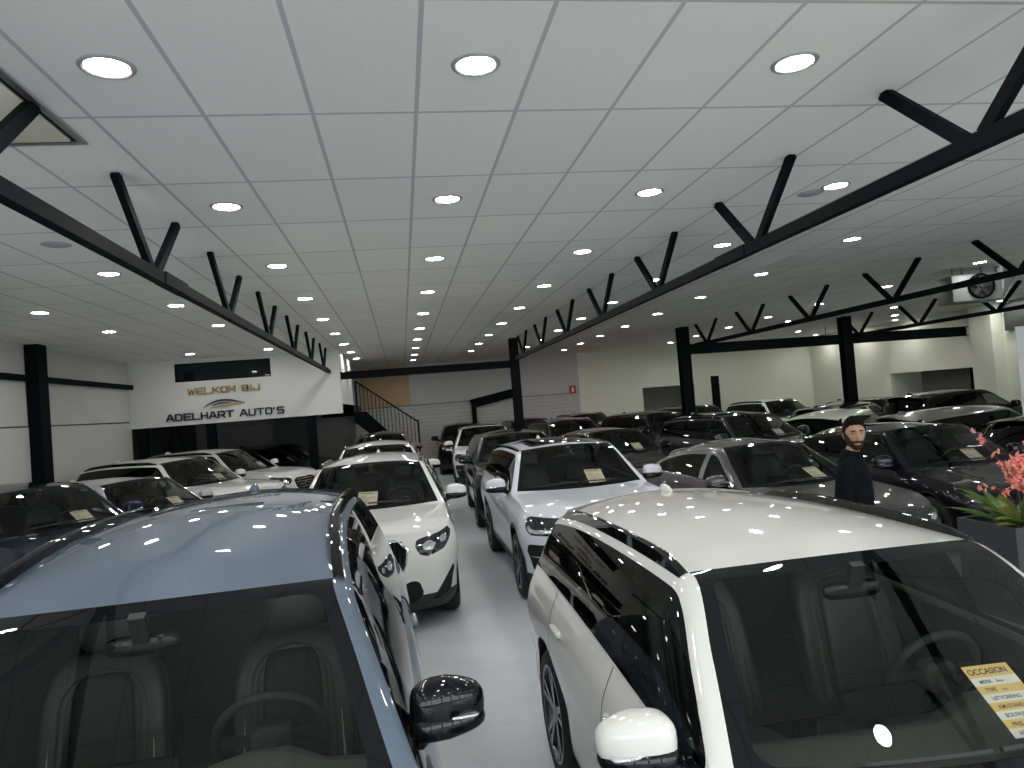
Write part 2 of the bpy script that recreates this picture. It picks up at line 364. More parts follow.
for x, y, lb in ((-3.0, 7.1, 'grey round ceiling speaker grille left of the truss over the left cars'), (3.98, 6.3, 'grey round ceiling speaker grille just right of the truss beside the aisle')):
    tag(obj('ceiling_speaker', _sp.me('ceiling_speaker', mat('speaker_grille', (.40, .40, .40), .8), True, 50), None, (x, y, CEIL)), lb, 'speaker')
# square ceiling cassette at the upper left
o = empty('ceiling_vent', (-2.35, 4.05, CEIL)); tag(o, 'square recessed ceiling vent with cream panel and metal frame, top left of the ceiling', 'vent')
m = MB()
for a in (0, 1):
    for s in (-1, 1):
        if a: m.box(-.60, .60, s*.58-.02, s*.58+.02, -.012, 0)
        else: m.box(s*.58-.02, s*.58+.02, -.56, .56, -.012, 0)
obj('frame', m.me('frame', M_ALU), o); obj('panel', bevel_me(MB().box(-.53, .53, -.53, .53, -.02, -.002).me('panel', mat('cream_vent_panel', (.72, .70, .58), .5)), .006), o)
m = MB()
for s in (-1, 1): m.box(-.56, .56, s*.545-.014, s*.545+.014, -.005, 0); m.box(s*.545-.014, s*.545+.014, -.53, .53, -.005, 0)
obj('slot', m.me('slot', M_SEAM), o)

# staircase
o = empty('staircase', (0, 0, 0)); tag(o, 'black steel staircase with railing going up to the mezzanine beside the sign wall', 'stairs')
yA, yB_ = 24.3, 25.1; N_ST = 12; xT, xBm = -1.45, .70; run = (xBm-xT)/N_ST; rise = zz(.12)/N_ST
for s_y in (yA, yB_):
    poly = [(xT-.1, zz(.12)+.0), (xT-.1, zz(.12)-.34), (xBm-.1, 0), (xBm+.25, 0), (xT+.25, zz(.12))]
    obj('stringer', MB().prism(poly, lambda a, b: (a, s_y-.02, b), lambda a, b: (a, s_y+.02, b)).me('stringer', M_STEEL), o)
for k in range(N_ST):
    x = xBm-run*(k+1); z = rise*(k+.9); obj('tread', MB().box(x, x+run+.03, yA+.02, yB_-.02, z-.03, z).me('tread', M_STEEL), o)
obj('landing', MB().box(-2.6, xT-.1, yA, yB_, zz(.0), zz(.12)).me('landing', M_STEEL), o)
ra_ = obj('railing', MB().beam((xT, yA, zz(1.13)), (xBm-.2, yA, zz(1.13)-(xBm-.2-xT)*.765), .05, .05).beam((xT, yA, zz(.05)), (xT, yA, zz(1.13)), .06, .06, up=(1, 0, 0)).beam((xBm-.2, yA, 0.05), (xBm-.2, yA, zz(1.13)-(xBm-.2-xT)*.765+.06), .06, .06, up=(1, 0, 0)).me('railing', M_STEEL), o)
for k in range(1, 16):
    x = xT+(xBm-.2-xT)*k/16; zt = zz(1.13)-(x-xT)*.765
    obj('baluster', MB().beam((x, yA, zt), (x, yA, max(.1, zt-1.0)), .022, .022, up=(1, 0, 0)).me('baluster', M_STEEL), ra_)
# black steel portal against the back wall
fr = MB().beam((2.75, 27.9, 0), (2.75, 27.9, zz(.22)), .2, .16, up=(1, 0, 0)).beam((2.65, 27.9, zz(.10)), (4.3, 27.9, zz(.40)), .16, .34)
tag(obj('steel_portal', fr.me('steel_portal', M_STEEL)), 'black steel portal frame in front of the block wall at the end of the aisle', 'frame')
tag(obj('steel_post', MB().box(11.95, 12.2, 26.5, 26.7, 0, zz(.45)).me('steel_post', M_STEEL)), 'short black steel post beside the alcove in the back wall', 'post')
# exit / extinguisher sign
o = empty('red_sign', (6.72, YB-.05, zz(.36))); obj('plate', MB().box(-.13, .13, -.02, .02, -.15, .15).me('plate', mat('signal_red', (.5, .02, .02), .4)), o)
obj('symbol', MB().box(-.035, .035, -.026, -.02, -.09, .06).box(-.02, .03, -.026, -.02, .06, .09).me('symbol', mat('sign_white', (.85, .85, .85), .5)), o)
tag(o, 'small red fire extinguisher sign on the back wall', 'sign')

# raised lettering
G_ = {'A': [[(0, 0), (.40, 1), (.60, 1), (1, 0)], [(.22, .3), (.78, .3)]], 'D': [[(.08, 0), (.08, 1), (.75, 1), (.95, .8), (.95, .2), (.75, 0), (.08, 0)]],
      'E': [[(1, 1), (.08, 1), (.08, 0), (1, 0)], [(.08, .5), (.85, .5)]], 'L': [[(.08, 1), (.08, 0), (1, 0)]], 'H': [[(.08, 0), (.08, 1)], [(.92, 0), (.92, 1)], [(.08, .5), (.92, .5)]],
      'R': [[(.08, 0), (.08, 1), (.8, 1), (.93, .88), (.93, .58), (.8, .42), (.08, .42)], [(.6, .42), (.95, 0)]], 'T': [[(0, 1), (1, 1)], [(.5, 1), (.5, 0)]],
      'U': [[(.08, 1), (.08, .18), (.2, 0), (.8, 0), (.92, .18), (.92, 1)]], 'O': [[(.2, 0), (.08, .2), (.08, .8), (.2, 1), (.8, 1), (.92, .8), (.92, .2), (.8, 0), (.2, 0)]],
      'S': [[(.95, 1), (.18, 1), (.06, .88), (.06, .62), (.18, .5), (.82, .5), (.94, .38), (.94, .12), (.82, 0), (.04, 0)]], "'": [[(.4, 1), (.4, .72)]],
      'W': [[(0, 1), (.24, 0), (.5, .8), (.76, 0), (1, 1)]], 'K': [[(.08, 0), (.08, 1)], [(.08, .5), (.4, .5), (.95, 1)], [(.4, .5), (.95, 0)]], 'M': [[(.06, 0), (.06, 1), (.5, .35), (.94, 1), (.94, 0)]],
      'B': [[(.08, 0), (.08, 1), (.8, 1), (.9, .88), (.9, .62), (.8, .5), (.92, .38), (.92, .12), (.82, 0), (.08, 0)], [(.08, .5), (.8, .5)]], 'I': [[(.5, 0), (.5, 1)]], 'J': [[(.9, 1), (.9, .15), (.78, 0), (.15, 0), (.05, .15), (.05, .32)]]}
def lettering(text, x0, x1, zc_, h, m, name, label, wide):
    o = empty(name, ((x0+x1)/2, YS-.021, zc_)); xs = x0
    widths = [{' ': .55, "'": .32, 'I': .32}.get(c, 1.0) for c in text]; u = (x1-x0)/(sum(widths)+.22*(len(text)-1))
    x = x0-(x0+x1)/2
    for c, wd in zip(text, widths):
        if c != ' ':
            b = MB(); t = .19*h
            for st in G_[c]:
                for p, q in zip(st[:-1], st[1:]):
                    off = (wd-1)/2 if wd < 1 else 0
                    P = [Vector((x+(a[0]+off)*u, 0, (a[1]-.5)*(h-t))) for a in (p, q)]; d = (P[1]-P[0]).normalized()*t*.42
                    b.beam(P[0]-d, P[1]+d, t, .04, up=(0, 1, 0))
            obj('letter', b.me('letter', m), o)
        x += u*(wd+.22)
    tag(o, label, 'lettering'); return o
M_GOLD = mat('gold_letters', (.42, .28, .09), .35, .5); M_NAVY = mat('navy_letters', (.012, .012, .035), .3)
lettering('WELKOM BIJ', -5.32, -3.56, zz(.935), .17, M_GOLD, 'welcome_lettering', 'gold raised lettering WELKOM BIJ on the white mezzanine wall', 1)
lettering("ADELHART AUTO'S", -5.87, -3.0, zz(.30), .185, M_NAVY, 'name_lettering', "dark navy raised lettering ADELHART AUTO'S on the white mezzanine wall", 1)
lg = empty('wall_logo', (-4.46, YS-.02, zz(.60))); tag(lg, 'car outline logo in navy and gold above the navy lettering', 'logo')
def swoosh(pts, rs, m, name):
    b = MB(); V = []
    pts = [Vector((p[0], 0, p[1])) for p in pts]
    for i, p in enumerate(pts):
        t = (pts[min(i+1, len(pts)-1)]-pts[max(i-1, 0)]).normalized(); n = Vector((-t.z, 0, t.x))*rs[i]
        for y in (-.02, .015): V += [p+n+Vector((0, y, 0)), p-n+Vector((0, y, 0))]
    F = []
    for i in range(len(pts)-1):
        a, c = i*4, i*4+4
        F += [(a, a+1, c+1, c), (a+2, c+2, c+3, a+3), (a, c, c+2, a+2), (a+1, a+3, c+3, c+1)]
    b.add(V, F); obj(name, b.me(name, m), lg)
tt = np.linspace(0, 1, 17)
swoosh([(-.50+1.0*t, -.10+.15*math.sin(PI*min(1, t*.92)**.8)+.03*t) for t in tt], [(.005+.017*math.sin(PI*t)) for t in tt], M_NAVY, 'logo_outline')
swoosh([(-.36+.86*t, -.115+.02*math.sin(PI*t)+.10*t*t) for t in tt], [.004+.018*math.sin(PI*t) for t in tt], M_GOLD, 'logo_stroke')
swoosh([(-.30+.45*t, -.06+.03*math.sin(PI*t)+.04*t) for t in tt], [.004+.010*math.sin(PI*t) for t in tt], M_NAVY, 'logo_window_line')

# hanging fan heater with its flue
o = empty('fan_heater', (10.2, 11.55, zz(1.41))); tag(o, 'grey hanging fan heater with round black fan under the ceiling at right', 'heater'); o.rotation_euler = (0, 0, math.radians(-14))
M_HEAT = mat('heater_grey', (.20, .205, .20), .5, .1)
obj('casing', bevel_me(MB().box(-.42, .42, -.28, .28, -.25, .23).me('casing', M_HEAT), .02), o)
obj('fan_ring', MB().lathe([(.21, -.05), (.225, -.03), (.225, .02), (.195, .02), (.195, -.05), (.21, -.05)], 36, 'y', (.06, -.285, 0)).me('fan_ring', M_STEEL, True, 40), o)
obj('fan_backing', MB().lathe([(0, .003), (.2, .003), (.2, .01), (0, .01)], 36, 'y', (.06, -.29, 0)).me('fan_backing', M_SEAM), o)
fb = MB()
for k in range(5):
    a = 2*PI*k/5; p0 = Vector((.06+.03*math.cos(a), -.305, .03*math.sin(a))); p1 = Vector((.06+.18*math.cos(a+.25), -.315, .18*math.sin(a+.25))); fb.beam(p0, p1, .075, .008, up=(.3*math.sin(a), 1, .3*math.cos(a)))
fb.lathe([(0, -.05), (.035, -.045), (.04, 0)], 16, 'y', (.06, -.29, 0)); obj('fan_blades', fb.me('fan_blades', M_PLASTIC), o)
for x, y in ((-.36, -.2), (-.2, -.2), (.12, -.2), (.36, .2)): obj('hanger_rod', MB().tube([(x, y, .22), (x, y, CEIL-zz(1.41))], .006, 6).me('hanger_rod', M_STEEL), o)
fl_ = MB().tube([(.56, .02, CEIL-zz(1.41)), (.56, .02, .02), (.50, .02, -.12), (.40, .02, -.16)], .085, 16); obj('flue_pipe', fl_.me('flue_pipe', mat('galvanised_steel', (.6, .6, .58), .3, .8), True, 40), o)
obj('gas_pipe', MB().tube([(.75, -.05, .12), (.52, -.1, -.22), (.42, -.1, -.2)], .018, 8).me('gas_pipe', M_CHROME, True, 40), o)
# dark board and white banner by the right wall
tag(obj('dark_sign_board', bevel_me(MB().box(16.86, 16.99, 13.6, 17.95, zz(.95), zz(1.72)).me('board', M_DARKW), .01)), 'dark board mounted high on the right wall beside the white pier', 'board')
dsb = empty('dark_sign_board', (15.1, 22.65, zz(1.35)))
obj('board', bevel_me(MB().box(-.9, .9, -.05, .05, -.15, .15).me('board', M_DARKW), .01), dsb)
for x_ in (-.7, .7): obj('hanger_rod', MB().tube([(x_, 0, .14), (x_, 0, CEIL-zz(1.35))], .012, 6).me('hanger_rod', M_STEEL), dsb)
tag(dsb, 'dark board hanging above the long crossbeam at right', 'board')
tag(obj('dark_doorway_panel', bevel_me(MB().box(16.93, 16.99, 16.6, 17.5, .0, zz(.35)).me('door', M_RECESS), .005)), 'grey doorway panel in the right wall, right of the white pier', 'door')
bn = empty('white_banner', (13.75, 14.1, 0)); tag(bn, 'white upright display banner cut off by the right edge of the picture', 'banner')
obj('banner_sheet', MB().box(-.25, .45, -.01, .01, .1, zz(.82)).me('banner_sheet', mat('banner_white', (.8, .8, .82), .5)), bn); obj('banner_foot', bevel_me(MB().box(-.28, .48, -.12, .12, 0, .1).me('foot', M_ALU), .02), bn)


# ------------------------------------------------------------------ car bodies
def pchip(xs, ys):
    xs = np.array(xs, float); ys = np.array(ys, float); h = np.diff(xs); dl = np.diff(ys)/h; n = len(xs); m = np.zeros(n)
    if n == 2: m[:] = dl[0]
    else:
        for i in range(1, n-1):
            if dl[i-1]*dl[i] > 0:
                w1, w2 = 2*h[i]+h[i-1], h[i]+2*h[i-1]; m[i] = (w1+w2)/(w1/dl[i-1]+w2/dl[i])
        m[0], m[-1] = dl[0], dl[-1]
    def f(x):
        x = np.clip(np.asarray(x, float), xs[0], xs[-1]); i = np.clip(np.searchsorted(xs, x)-1, 0, n-2)
        t = (x-xs[i])/h[i]
        return ((2*t**3-3*t**2+1)*ys[i] + (t**3-2*t**2+t)*h[i]*m[i] + (-2*t**3+3*t**2)*ys[i+1] + (t**3-t**2)*h[i]*m[i+1])
    return f
def sdf_poly(P, poly, rad=0):
    poly = np.array(poly, float); x, y = P[:, 0], P[:, 1]; d = np.full(len(P), 1e9); ins = np.zeros(len(P), bool)
    for i in range(len(poly)):
        a, b = poly[i], poly[(i+1) % len(poly)]; e = b-a; L2 = e@e
        if L2 < 1e-14: continue
        t = np.clip(((x-a[0])*e[0]+(y-a[1])*e[1])/L2, 0, 1)
        d = np.minimum(d, np.hypot(x-a[0]-t*e[0], y-a[1]-t*e[1]))
        c = (a[1] > y) != (b[1] > y)
        with np.errstate(divide='ignore', invalid='ignore'):
            xi = a[0] + (y-a[1])/(e[1] if abs(e[1]) > 1e-12 else 1e-12)*e[0]
        ins ^= c & (x < xi)
    return np.where(ins, -d, d) - rad
def sdf_rrect(u, v, u0, u1, v0, v1, r):
    cx, cy, hx, hy = (u0+u1)/2, (v0+v1)/2, (u1-u0)/2-r, (v1-v0)/2-r
    qx, qy = np.abs(u-cx)-hx, np.abs(v-cy)-hy
    return np.hypot(np.maximum(qx, 0), np.maximum(qy, 0)) + np.minimum(np.maximum(qx, qy), 0) - r
class Cut:
    def __init__(s, A, F, lab): s.A = [list(a) for a in A]; s.F = F; s.lab = lab
    def split(s, fn, sel, new):
        A = np.array(s.A); f = list(fn(A)); cache = {}; F2 = []; L2 = []
        for face, l in zip(s.F, s.lab):
            if l not in sel: F2.append(face); L2.append(l); continue
            sg = [f[i] < 0 for i in face]
            if not any(sg): F2.append(face); L2.append(l); continue
            nl = l if new is None else new
            if all(sg): F2.append(face); L2.append(nl); continue
            pin, pout = [], []
            n = len(face)
            for k in range(n):
                i, j = face[k], face[(k+1) % n]
                (pin if sg[k] else pout).append(i)
                if sg[k] != sg[(k+1) % n]:
                    key = (i, j) if i < j else (j, i)
                    if key not in cache:
                        a, b = key; t = f[a]/(f[a]-f[b]); t = min(max(t, 0.), 1.)
                        s.A.append([p+(q-p)*t for p, q in zip(s.A[a], s.A[b])]); f.append(0.0); cache[key] = len(s.A)-1
                    pin.append(cache[key]); pout.append(cache[key])
            if len(pin) > 2: F2.append(tuple(pin)); L2.append(nl)
            if len(pout) > 2: F2.append(tuple(pout)); L2.append(l)
        s.F, s.lab = F2, L2
    def relabel(s, sel, fn):
        for n, (face, l) in enumerate(zip(s.F, s.lab)):
            if l in sel: s.lab[n] = fn(np.mean([s.A[i] for i in face], 0))
    def get(s, labels, side):
        """side: 0 both halves welded, +1 left, -1 right"""
        idx = {}; V = []; F = []
        for sgn in ((1, -1) if side == 0 else (side,)):
            for face, l in zip(s.F, s.lab):
                if l not in labels: continue
                g = []
                for i in face:
                    a = s.A[i]; y = a[1] if abs(a[1]) > 1e-6 else 0.0
                    key = (i, 0 if y == 0 else sgn)
                    if key not in idx: idx[key] = len(V); V.append((a[0], y*sgn, a[2]))
                    g.append(idx[key])
                g2 = [g[k] for k in range(len(g)) if g[k] != g[k-1]]
                if len(set(map(lambda q: tuple(round(c, 6) for c in V[q]), g2))) < 3: continue
                F.append(tuple(g2 if sgn > 0 else g2[::-1]))
        return V, F

NOSES = {  # polygons in (distance round the nose from the centre, height); height unit: leading edge of the bonnet = .80
    'kidney': dict(headlight=[(.50, .67), (.54, .615), (.62, .60), (.80, .64), (1.02, .765), (1.0, .785), (.80, .755), (.6, .735), (.52, .72)],
                   grille=[(.03, .44), (.025, .70), (.06, .745), (.32, .74), (.41, .67), (.39, .54), (.31, .45), (.12, .425)],
                   intake=[[(.66, .235), (.90, .30), (.985, .47), (.955, .50), (.86, .42), (.68, .27)], [(.30, .33), (.42, .42), (.52, .41), (.56, .31), (.46, .25), (.30, .27)]], bars='v'),
    'split': dict(headlight=[(.50, .745), (.56, .755), (.93, .775), (1.0, .765), (.98, .68), (.90, .635), (.60, .625), (.55, .66)],
                  grille=None, intake=[[(.50, .28), (.56, .50), (.66, .545), (.93, .55), (.98, .50), (.93, .36), (.84, .27)]], bars='h'),
    'hex': dict(headlight=[(.46, .70), (.55, .63), (.80, .65), (1.02, .755), (.98, .775), (.75, .755), (.52, .735)],
                grille=[(0, .46), (0, .72), (.30, .72), (.40, .69), (.37, .58), (.26, .46)],
                intake=[[(0, .27), (0, .39), (.30, .39), (.38, .34), (.40, .27)], [(.62, .30), (.70, .44), (.90, .47), (.93, .40), (.80, .30)]], bars='h')}
SPEC = dict(
 big=dict(L=4.95, W=1.88, H=1.77, FO=.87, WB=2.98, r=.38, hz0=.95, dc=1.25, hz1=1.09, dcs=1.42, dh=1.95, zh=1.60, dhs=2.08, yF=.585, zF=1.575, dp=3.0,
          dr=4.55, zr=1.695, drs=4.45, db=4.83, zb=1.12, dbs=4.55, zt=1.06, zbf=1.06, zbr=1.15, nose='hex', res=.028, rails='long'),
 x2=dict(L=4.36, W=1.82, H=1.555, FO=.83, WB=2.67, r=.36, hz0=.86, dc=1.16, hz1=1.0, dcs=1.34, dh=1.90, zh=1.49, dhs=2.0, yF=.568, zF=1.46, dp=2.75,
         dr=4.0, zr=1.50, drs=3.88, db=4.24, zb=1.04, dbs=3.98, zt=.98, zbf=.98, zbr=1.10, nose='kidney', res=.028, rails='long'),
 suvk=dict(L=4.5, W=1.845, H=1.625, FO=.85, WB=2.69, r=.36, hz0=.98, dc=1.2, hz1=1.09, dcs=1.38, dh=1.93, zh=1.57, dhs=2.05, yF=.57, zF=1.535, dp=2.7,
         dr=4.1, zr=1.56, drs=4.0, db=4.35, zb=1.10, dbs=4.08, zt=1.04, zbf=1.065, zbr=1.14, nose='kidney', res=.045, rails='long'),
 hat=dict(L=4.35, W=1.8, H=1.45, FO=.86, WB=2.63, r=.33, hz0=.76, dc=1.12, hz1=.945, dcs=1.3, dh=1.88, zh=1.42, dhs=2.0, yF=.54, zF=1.39, dp=2.5,
         dr=3.8, zr=1.37, drs=3.65, db=4.22, zb=.99, dbs=3.85, zt=.94, zbf=.93, zbr=1.0, nose='hex', res=.05, rails=None),
 sed=dict(L=4.7, W=1.83, H=1.425, FO=.87, WB=2.75, r=.33, hz0=.74, dc=1.3, hz1=.915, dcs=1.5, dh=2.15, zh=1.385, dhs=2.3, yF=.53, zF=1.355, dp=2.8,
         dr=3.45, zr=1.345, drs=3.35, db=4.15, zb=1.03, dbs=4.02, zt=.95, zbf=.90, zbr=.98, nose='hex', res=.045, rails=None))
SPEC['suvs'] = dict(SPEC['suvk'], nose='split', rails='low', sunroof=True)
SPEC['suvh'] = dict(SPEC['suvk'], nose='hex', rails='long')
SPEC['suvb'] = dict(SPEC['suvk'], nose='hex', rails='low', sunroof=True)

def car_surface(sp):
    S = type('S', (), sp)
    hw = S.W/2; L = S.L; X0 = S.FO + S.WB/2; nn, nr = .58, .42; en, er = 2.7, 3.0
    a = np.linspace(0, PI/2, 300)
    ny, nd = hw*np.sin(a)**(2/en), nn*(1-np.cos(a)**(2/en))
    ry, rd = hw*np.sin(a)**(2/er), L - nr*(1-np.cos(a)**(2/er))
    od = np.concatenate([nd, np.linspace(nn, L-nr, 200)[1:-1], rd[::-1]]); oy = np.concatenate([ny, np.full(198, hw), ry[::-1]])
    s = np.concatenate([[0], np.cumsum(np.hypot(np.diff(od), np.diff(oy)))])
    sd = lambda d: np.interp(d, od, s)
    keys = sorted([0, sd(S.dcs), sd(S.dhs), sd(S.drs), sd(S.dbs), s[-1]])
    st = [0.0]
    for k0, k1 in zip(keys[:-1], keys[1:]):
        n = max(2, int(round((k1-k0)/S.res))); st += list(np.linspace(k0, k1, n+1)[1:])
    st = np.array(st); d0 = np.interp(st, s, od); y0 = np.interp(st, s, oy); NU = len(st)
    ics, ihs, irs, ibs = [int(np.argmin(abs(st-sd(v)))) for v in (S.dcs, S.dhs, S.drs, S.dbs)]
    wf = np.clip(1-d0/nn, 0, 1); wr = np.clip((d0-(L-nr))/nr, 0, 1)
    z5 = pchip([0, .25, .6, S.dcs, S.dbs, L-.15, L], [S.hz0-.03, S.hz0-.01, (S.hz0*.55+S.zbf*.45), S.zbf, S.zbr, S.zt+.01, S.zt-.02])
    zbot = pchip([0, .5, L-.6, L], [.20, .19, .19, .27])
    fk = [0, .14, .40, .64, .84, 1]; ins = [.12, .04, .028, .0, .016, .075]
    nf = [.13, .03, .0, .01, .045, .12]; nrr = [.07, .01, .0, .02, .06, .12]
    low = []
    for k in range(6):
        y = y0*(hw-ins[k])/hw; d = d0 + wf*nf[k] - wr*nrr[k]; zz5 = z5(d0); zb = zbot(d0)
        low.append(np.stack([d, y, zb + (zz5-zb)*fk[k]], 1))
    B = low[5]
    # centre line
    tail_d = L-nrr[5]
    hood = pchip([nf[5], .30, .7, S.dc], [S.hz0, S.hz0+.055, S.hz0+.3*(S.hz1-S.hz0)+.05, S.hz1])
    roof = pchip([S.dh, S.dh+.3, S.dp, (S.dp+S.dr)/2, S.dr], [S.zh, S.zh+.6*(S.H-S.zh), S.H, S.H-.28*(S.H-S.zr), S.zr])
    def zc(d):
        d = np.asarray(d, float)
        t = (d-S.dc)/(S.dh-S.dc); ws = S.hz1+(S.zh-S.hz1)*t+.05*t*(1-t)*4*.5
        t2 = (d-S.dr)/(S.db-S.dr); rw = S.zr+(S.zb-S.zr)*t2+.04*t2*(1-t2)*4*.5
        t3 = np.clip((d-S.db)/max(1e-3, tail_d-S.db), 0, 1); dk = S.zb+(S.zt-S.zb)*t3
        return np.select([d <= S.dc, d <= S.dh, d <= S.dr, d <= S.db], [hood(d), ws, roof(d), rw], dk)
    dC = np.interp(B[:, 0], [nf[5], S.dcs, S.dhs, S.drs, S.dbs, tail_d], [nf[5], S.dc, S.dh, S.dr, S.db, tail_d])
    Cn = np.stack([dC, np.zeros(NU), zc(dC)], 1)
    # roof edge (outer) in the cabin zone
    zE_h = S.zF-.035
    edge = pchip([S.dcs, (S.dcs+S.dhs)/2, S.dhs, S.dp, S.drs, S.dbs],
                 [S.zbf+.02, S.zbf+.02+(zE_h-S.zbf-.02)*.54, zE_h, S.H-.115, S.zr-.115, S.zbr+.02])
    yEt = S.yF+.062; y5c = hw-.075; tum = (y5c-yEt)/(zE_h-S.zbf)
    E = np.zeros((NU, 3)); Fp = np.zeros((NU, 3))
    cab = np.zeros(NU, bool); cab[ics:ibs+1] = True
    for i in range(NU):
        if cab[i]:
            ze = float(edge(d0[i])); h = ze - B[i, 2]; yE = B[i, 1] - max(h, 0)*tum
            k = min(1, h/.35)
            E[i] = (B[i, 0], yE, max(ze, B[i, 2]+.012)); Fp[i] = (B[i, 0]-.02*k*(1 if i < ihs else 0), yE-.070+.008*k, E[i, 2]+.012+.023*k)
        else:
            for t, T in ((min(.02, .05*B[i, 1]), E), (min(.045, .1*B[i, 1]), Fp)):
                f = t/max(B[i, 1], 1e-6) if B[i, 1] > 1e-6 else 0
                T[i] = B[i] + (Cn[i]-B[i])*np.array([1-(1-f)**2, f, 1-(1-f)**2])
                T[i, 2] += .004 if B[i, 1] > .1 else 0
    NL, NB_, NE, NT = 4, 8, 2, 12
    if S.res < .04: NL, NB_, NT = 6, 12, 18
    cols = []; vv = []
    for k in range(5):   # lower side, smooth through levels
        p = [low[max(k-1, 0)], low[k], low[k+1], low[min(k+2, 5)]]
        for q in range(NL):
            t = q/NL
            cols.append(.5*(2*p[1]+(p[2]-p[0])*t+(2*p[0]-5*p[1]+4*p[2]-p[3])*t*t+(3*p[1]-p[0]-3*p[2]+p[3])*t**3)); vv.append(k+t)
    for q in range(NB_):
        t = q/NB_; P = B+(E-B)*t
        if True:
            bul = 4*t*(1-t)*.018*np.clip((E[:, 2]-B[:, 2])/.4, 0, 1); P = P.copy(); P[:, 1] += bul
        cols.append(P); vv.append(5+t)
    for q in range(NE):
        t = q/NE; P = E+(Fp-E)*t; P = P.copy(); P[:, 2] += .008*4*t*(1-t)*cab; cols.append(P); vv.append(6+t)
    for q in range(NT+1):
        t = q/NT; k = 1-(1-t)**2
        P = np.stack([Fp[:, 0]+(Cn[:, 0]-Fp[:, 0])*k, Fp[:, 1]*(1-t), Fp[:, 2]+(Cn[:, 2]-Fp[:, 2])*k], 1)
        hood_z = (np.arange(NU) < ics)
        # bonnet power-dome crease
        P[:, 2] += hood_z*.012*np.exp(-((t-.38)/.12)**2)*np.clip((d0-.2)/.5, 0, 1)
        cols.append(P); vv.append(7+t)
    G = np.stack(cols, 1); NV = len(cols)      # NU x NV x 3 in (d,y,z)
    yFv = np.maximum(Fp[:, 1], 1e-4)
    A = []; 
    for i in range(NU):
        cw = (i-ics)/(ihs-ics); cr = (i-irs)/(ibs-irs)
        for j in range(NV):
            d, y, z = G[i, j]
            A.append([X0-d, y, z, d, st[i], s[-1]-st[i], vv[j], cw, cr, y/yFv[i] if vv[j] >= 7 else 1.0])
    F = []; lab = []
    for i in range(NU-1):
        for j in range(NV-1):
            F.append((i*NV+j, (i+1)*NV+j, (i+1)*NV+j+1, i*NV+j+1))
            v = vv[j]
            if v < 5: l = 'low'
            elif v < 6: l = 'side' if ics <= i < ibs else 'fender'
            elif v < 7: l = 'edge'
            else: l = 'hood' if i < ics else 'ws' if i < ihs else 'roof' if i < irs else 'rw' if i < ibs else 'deck'
            lab.append(l)
    return S, Cut(A, F, lab), G, dict(ics=ics, ihs=ihs, irs=irs, ibs=ibs, vv=vv, z5=z5, edge=edge, X0=X0, Fp=Fp, E=E, B=B, hw=hw, st=st, zc=zc)

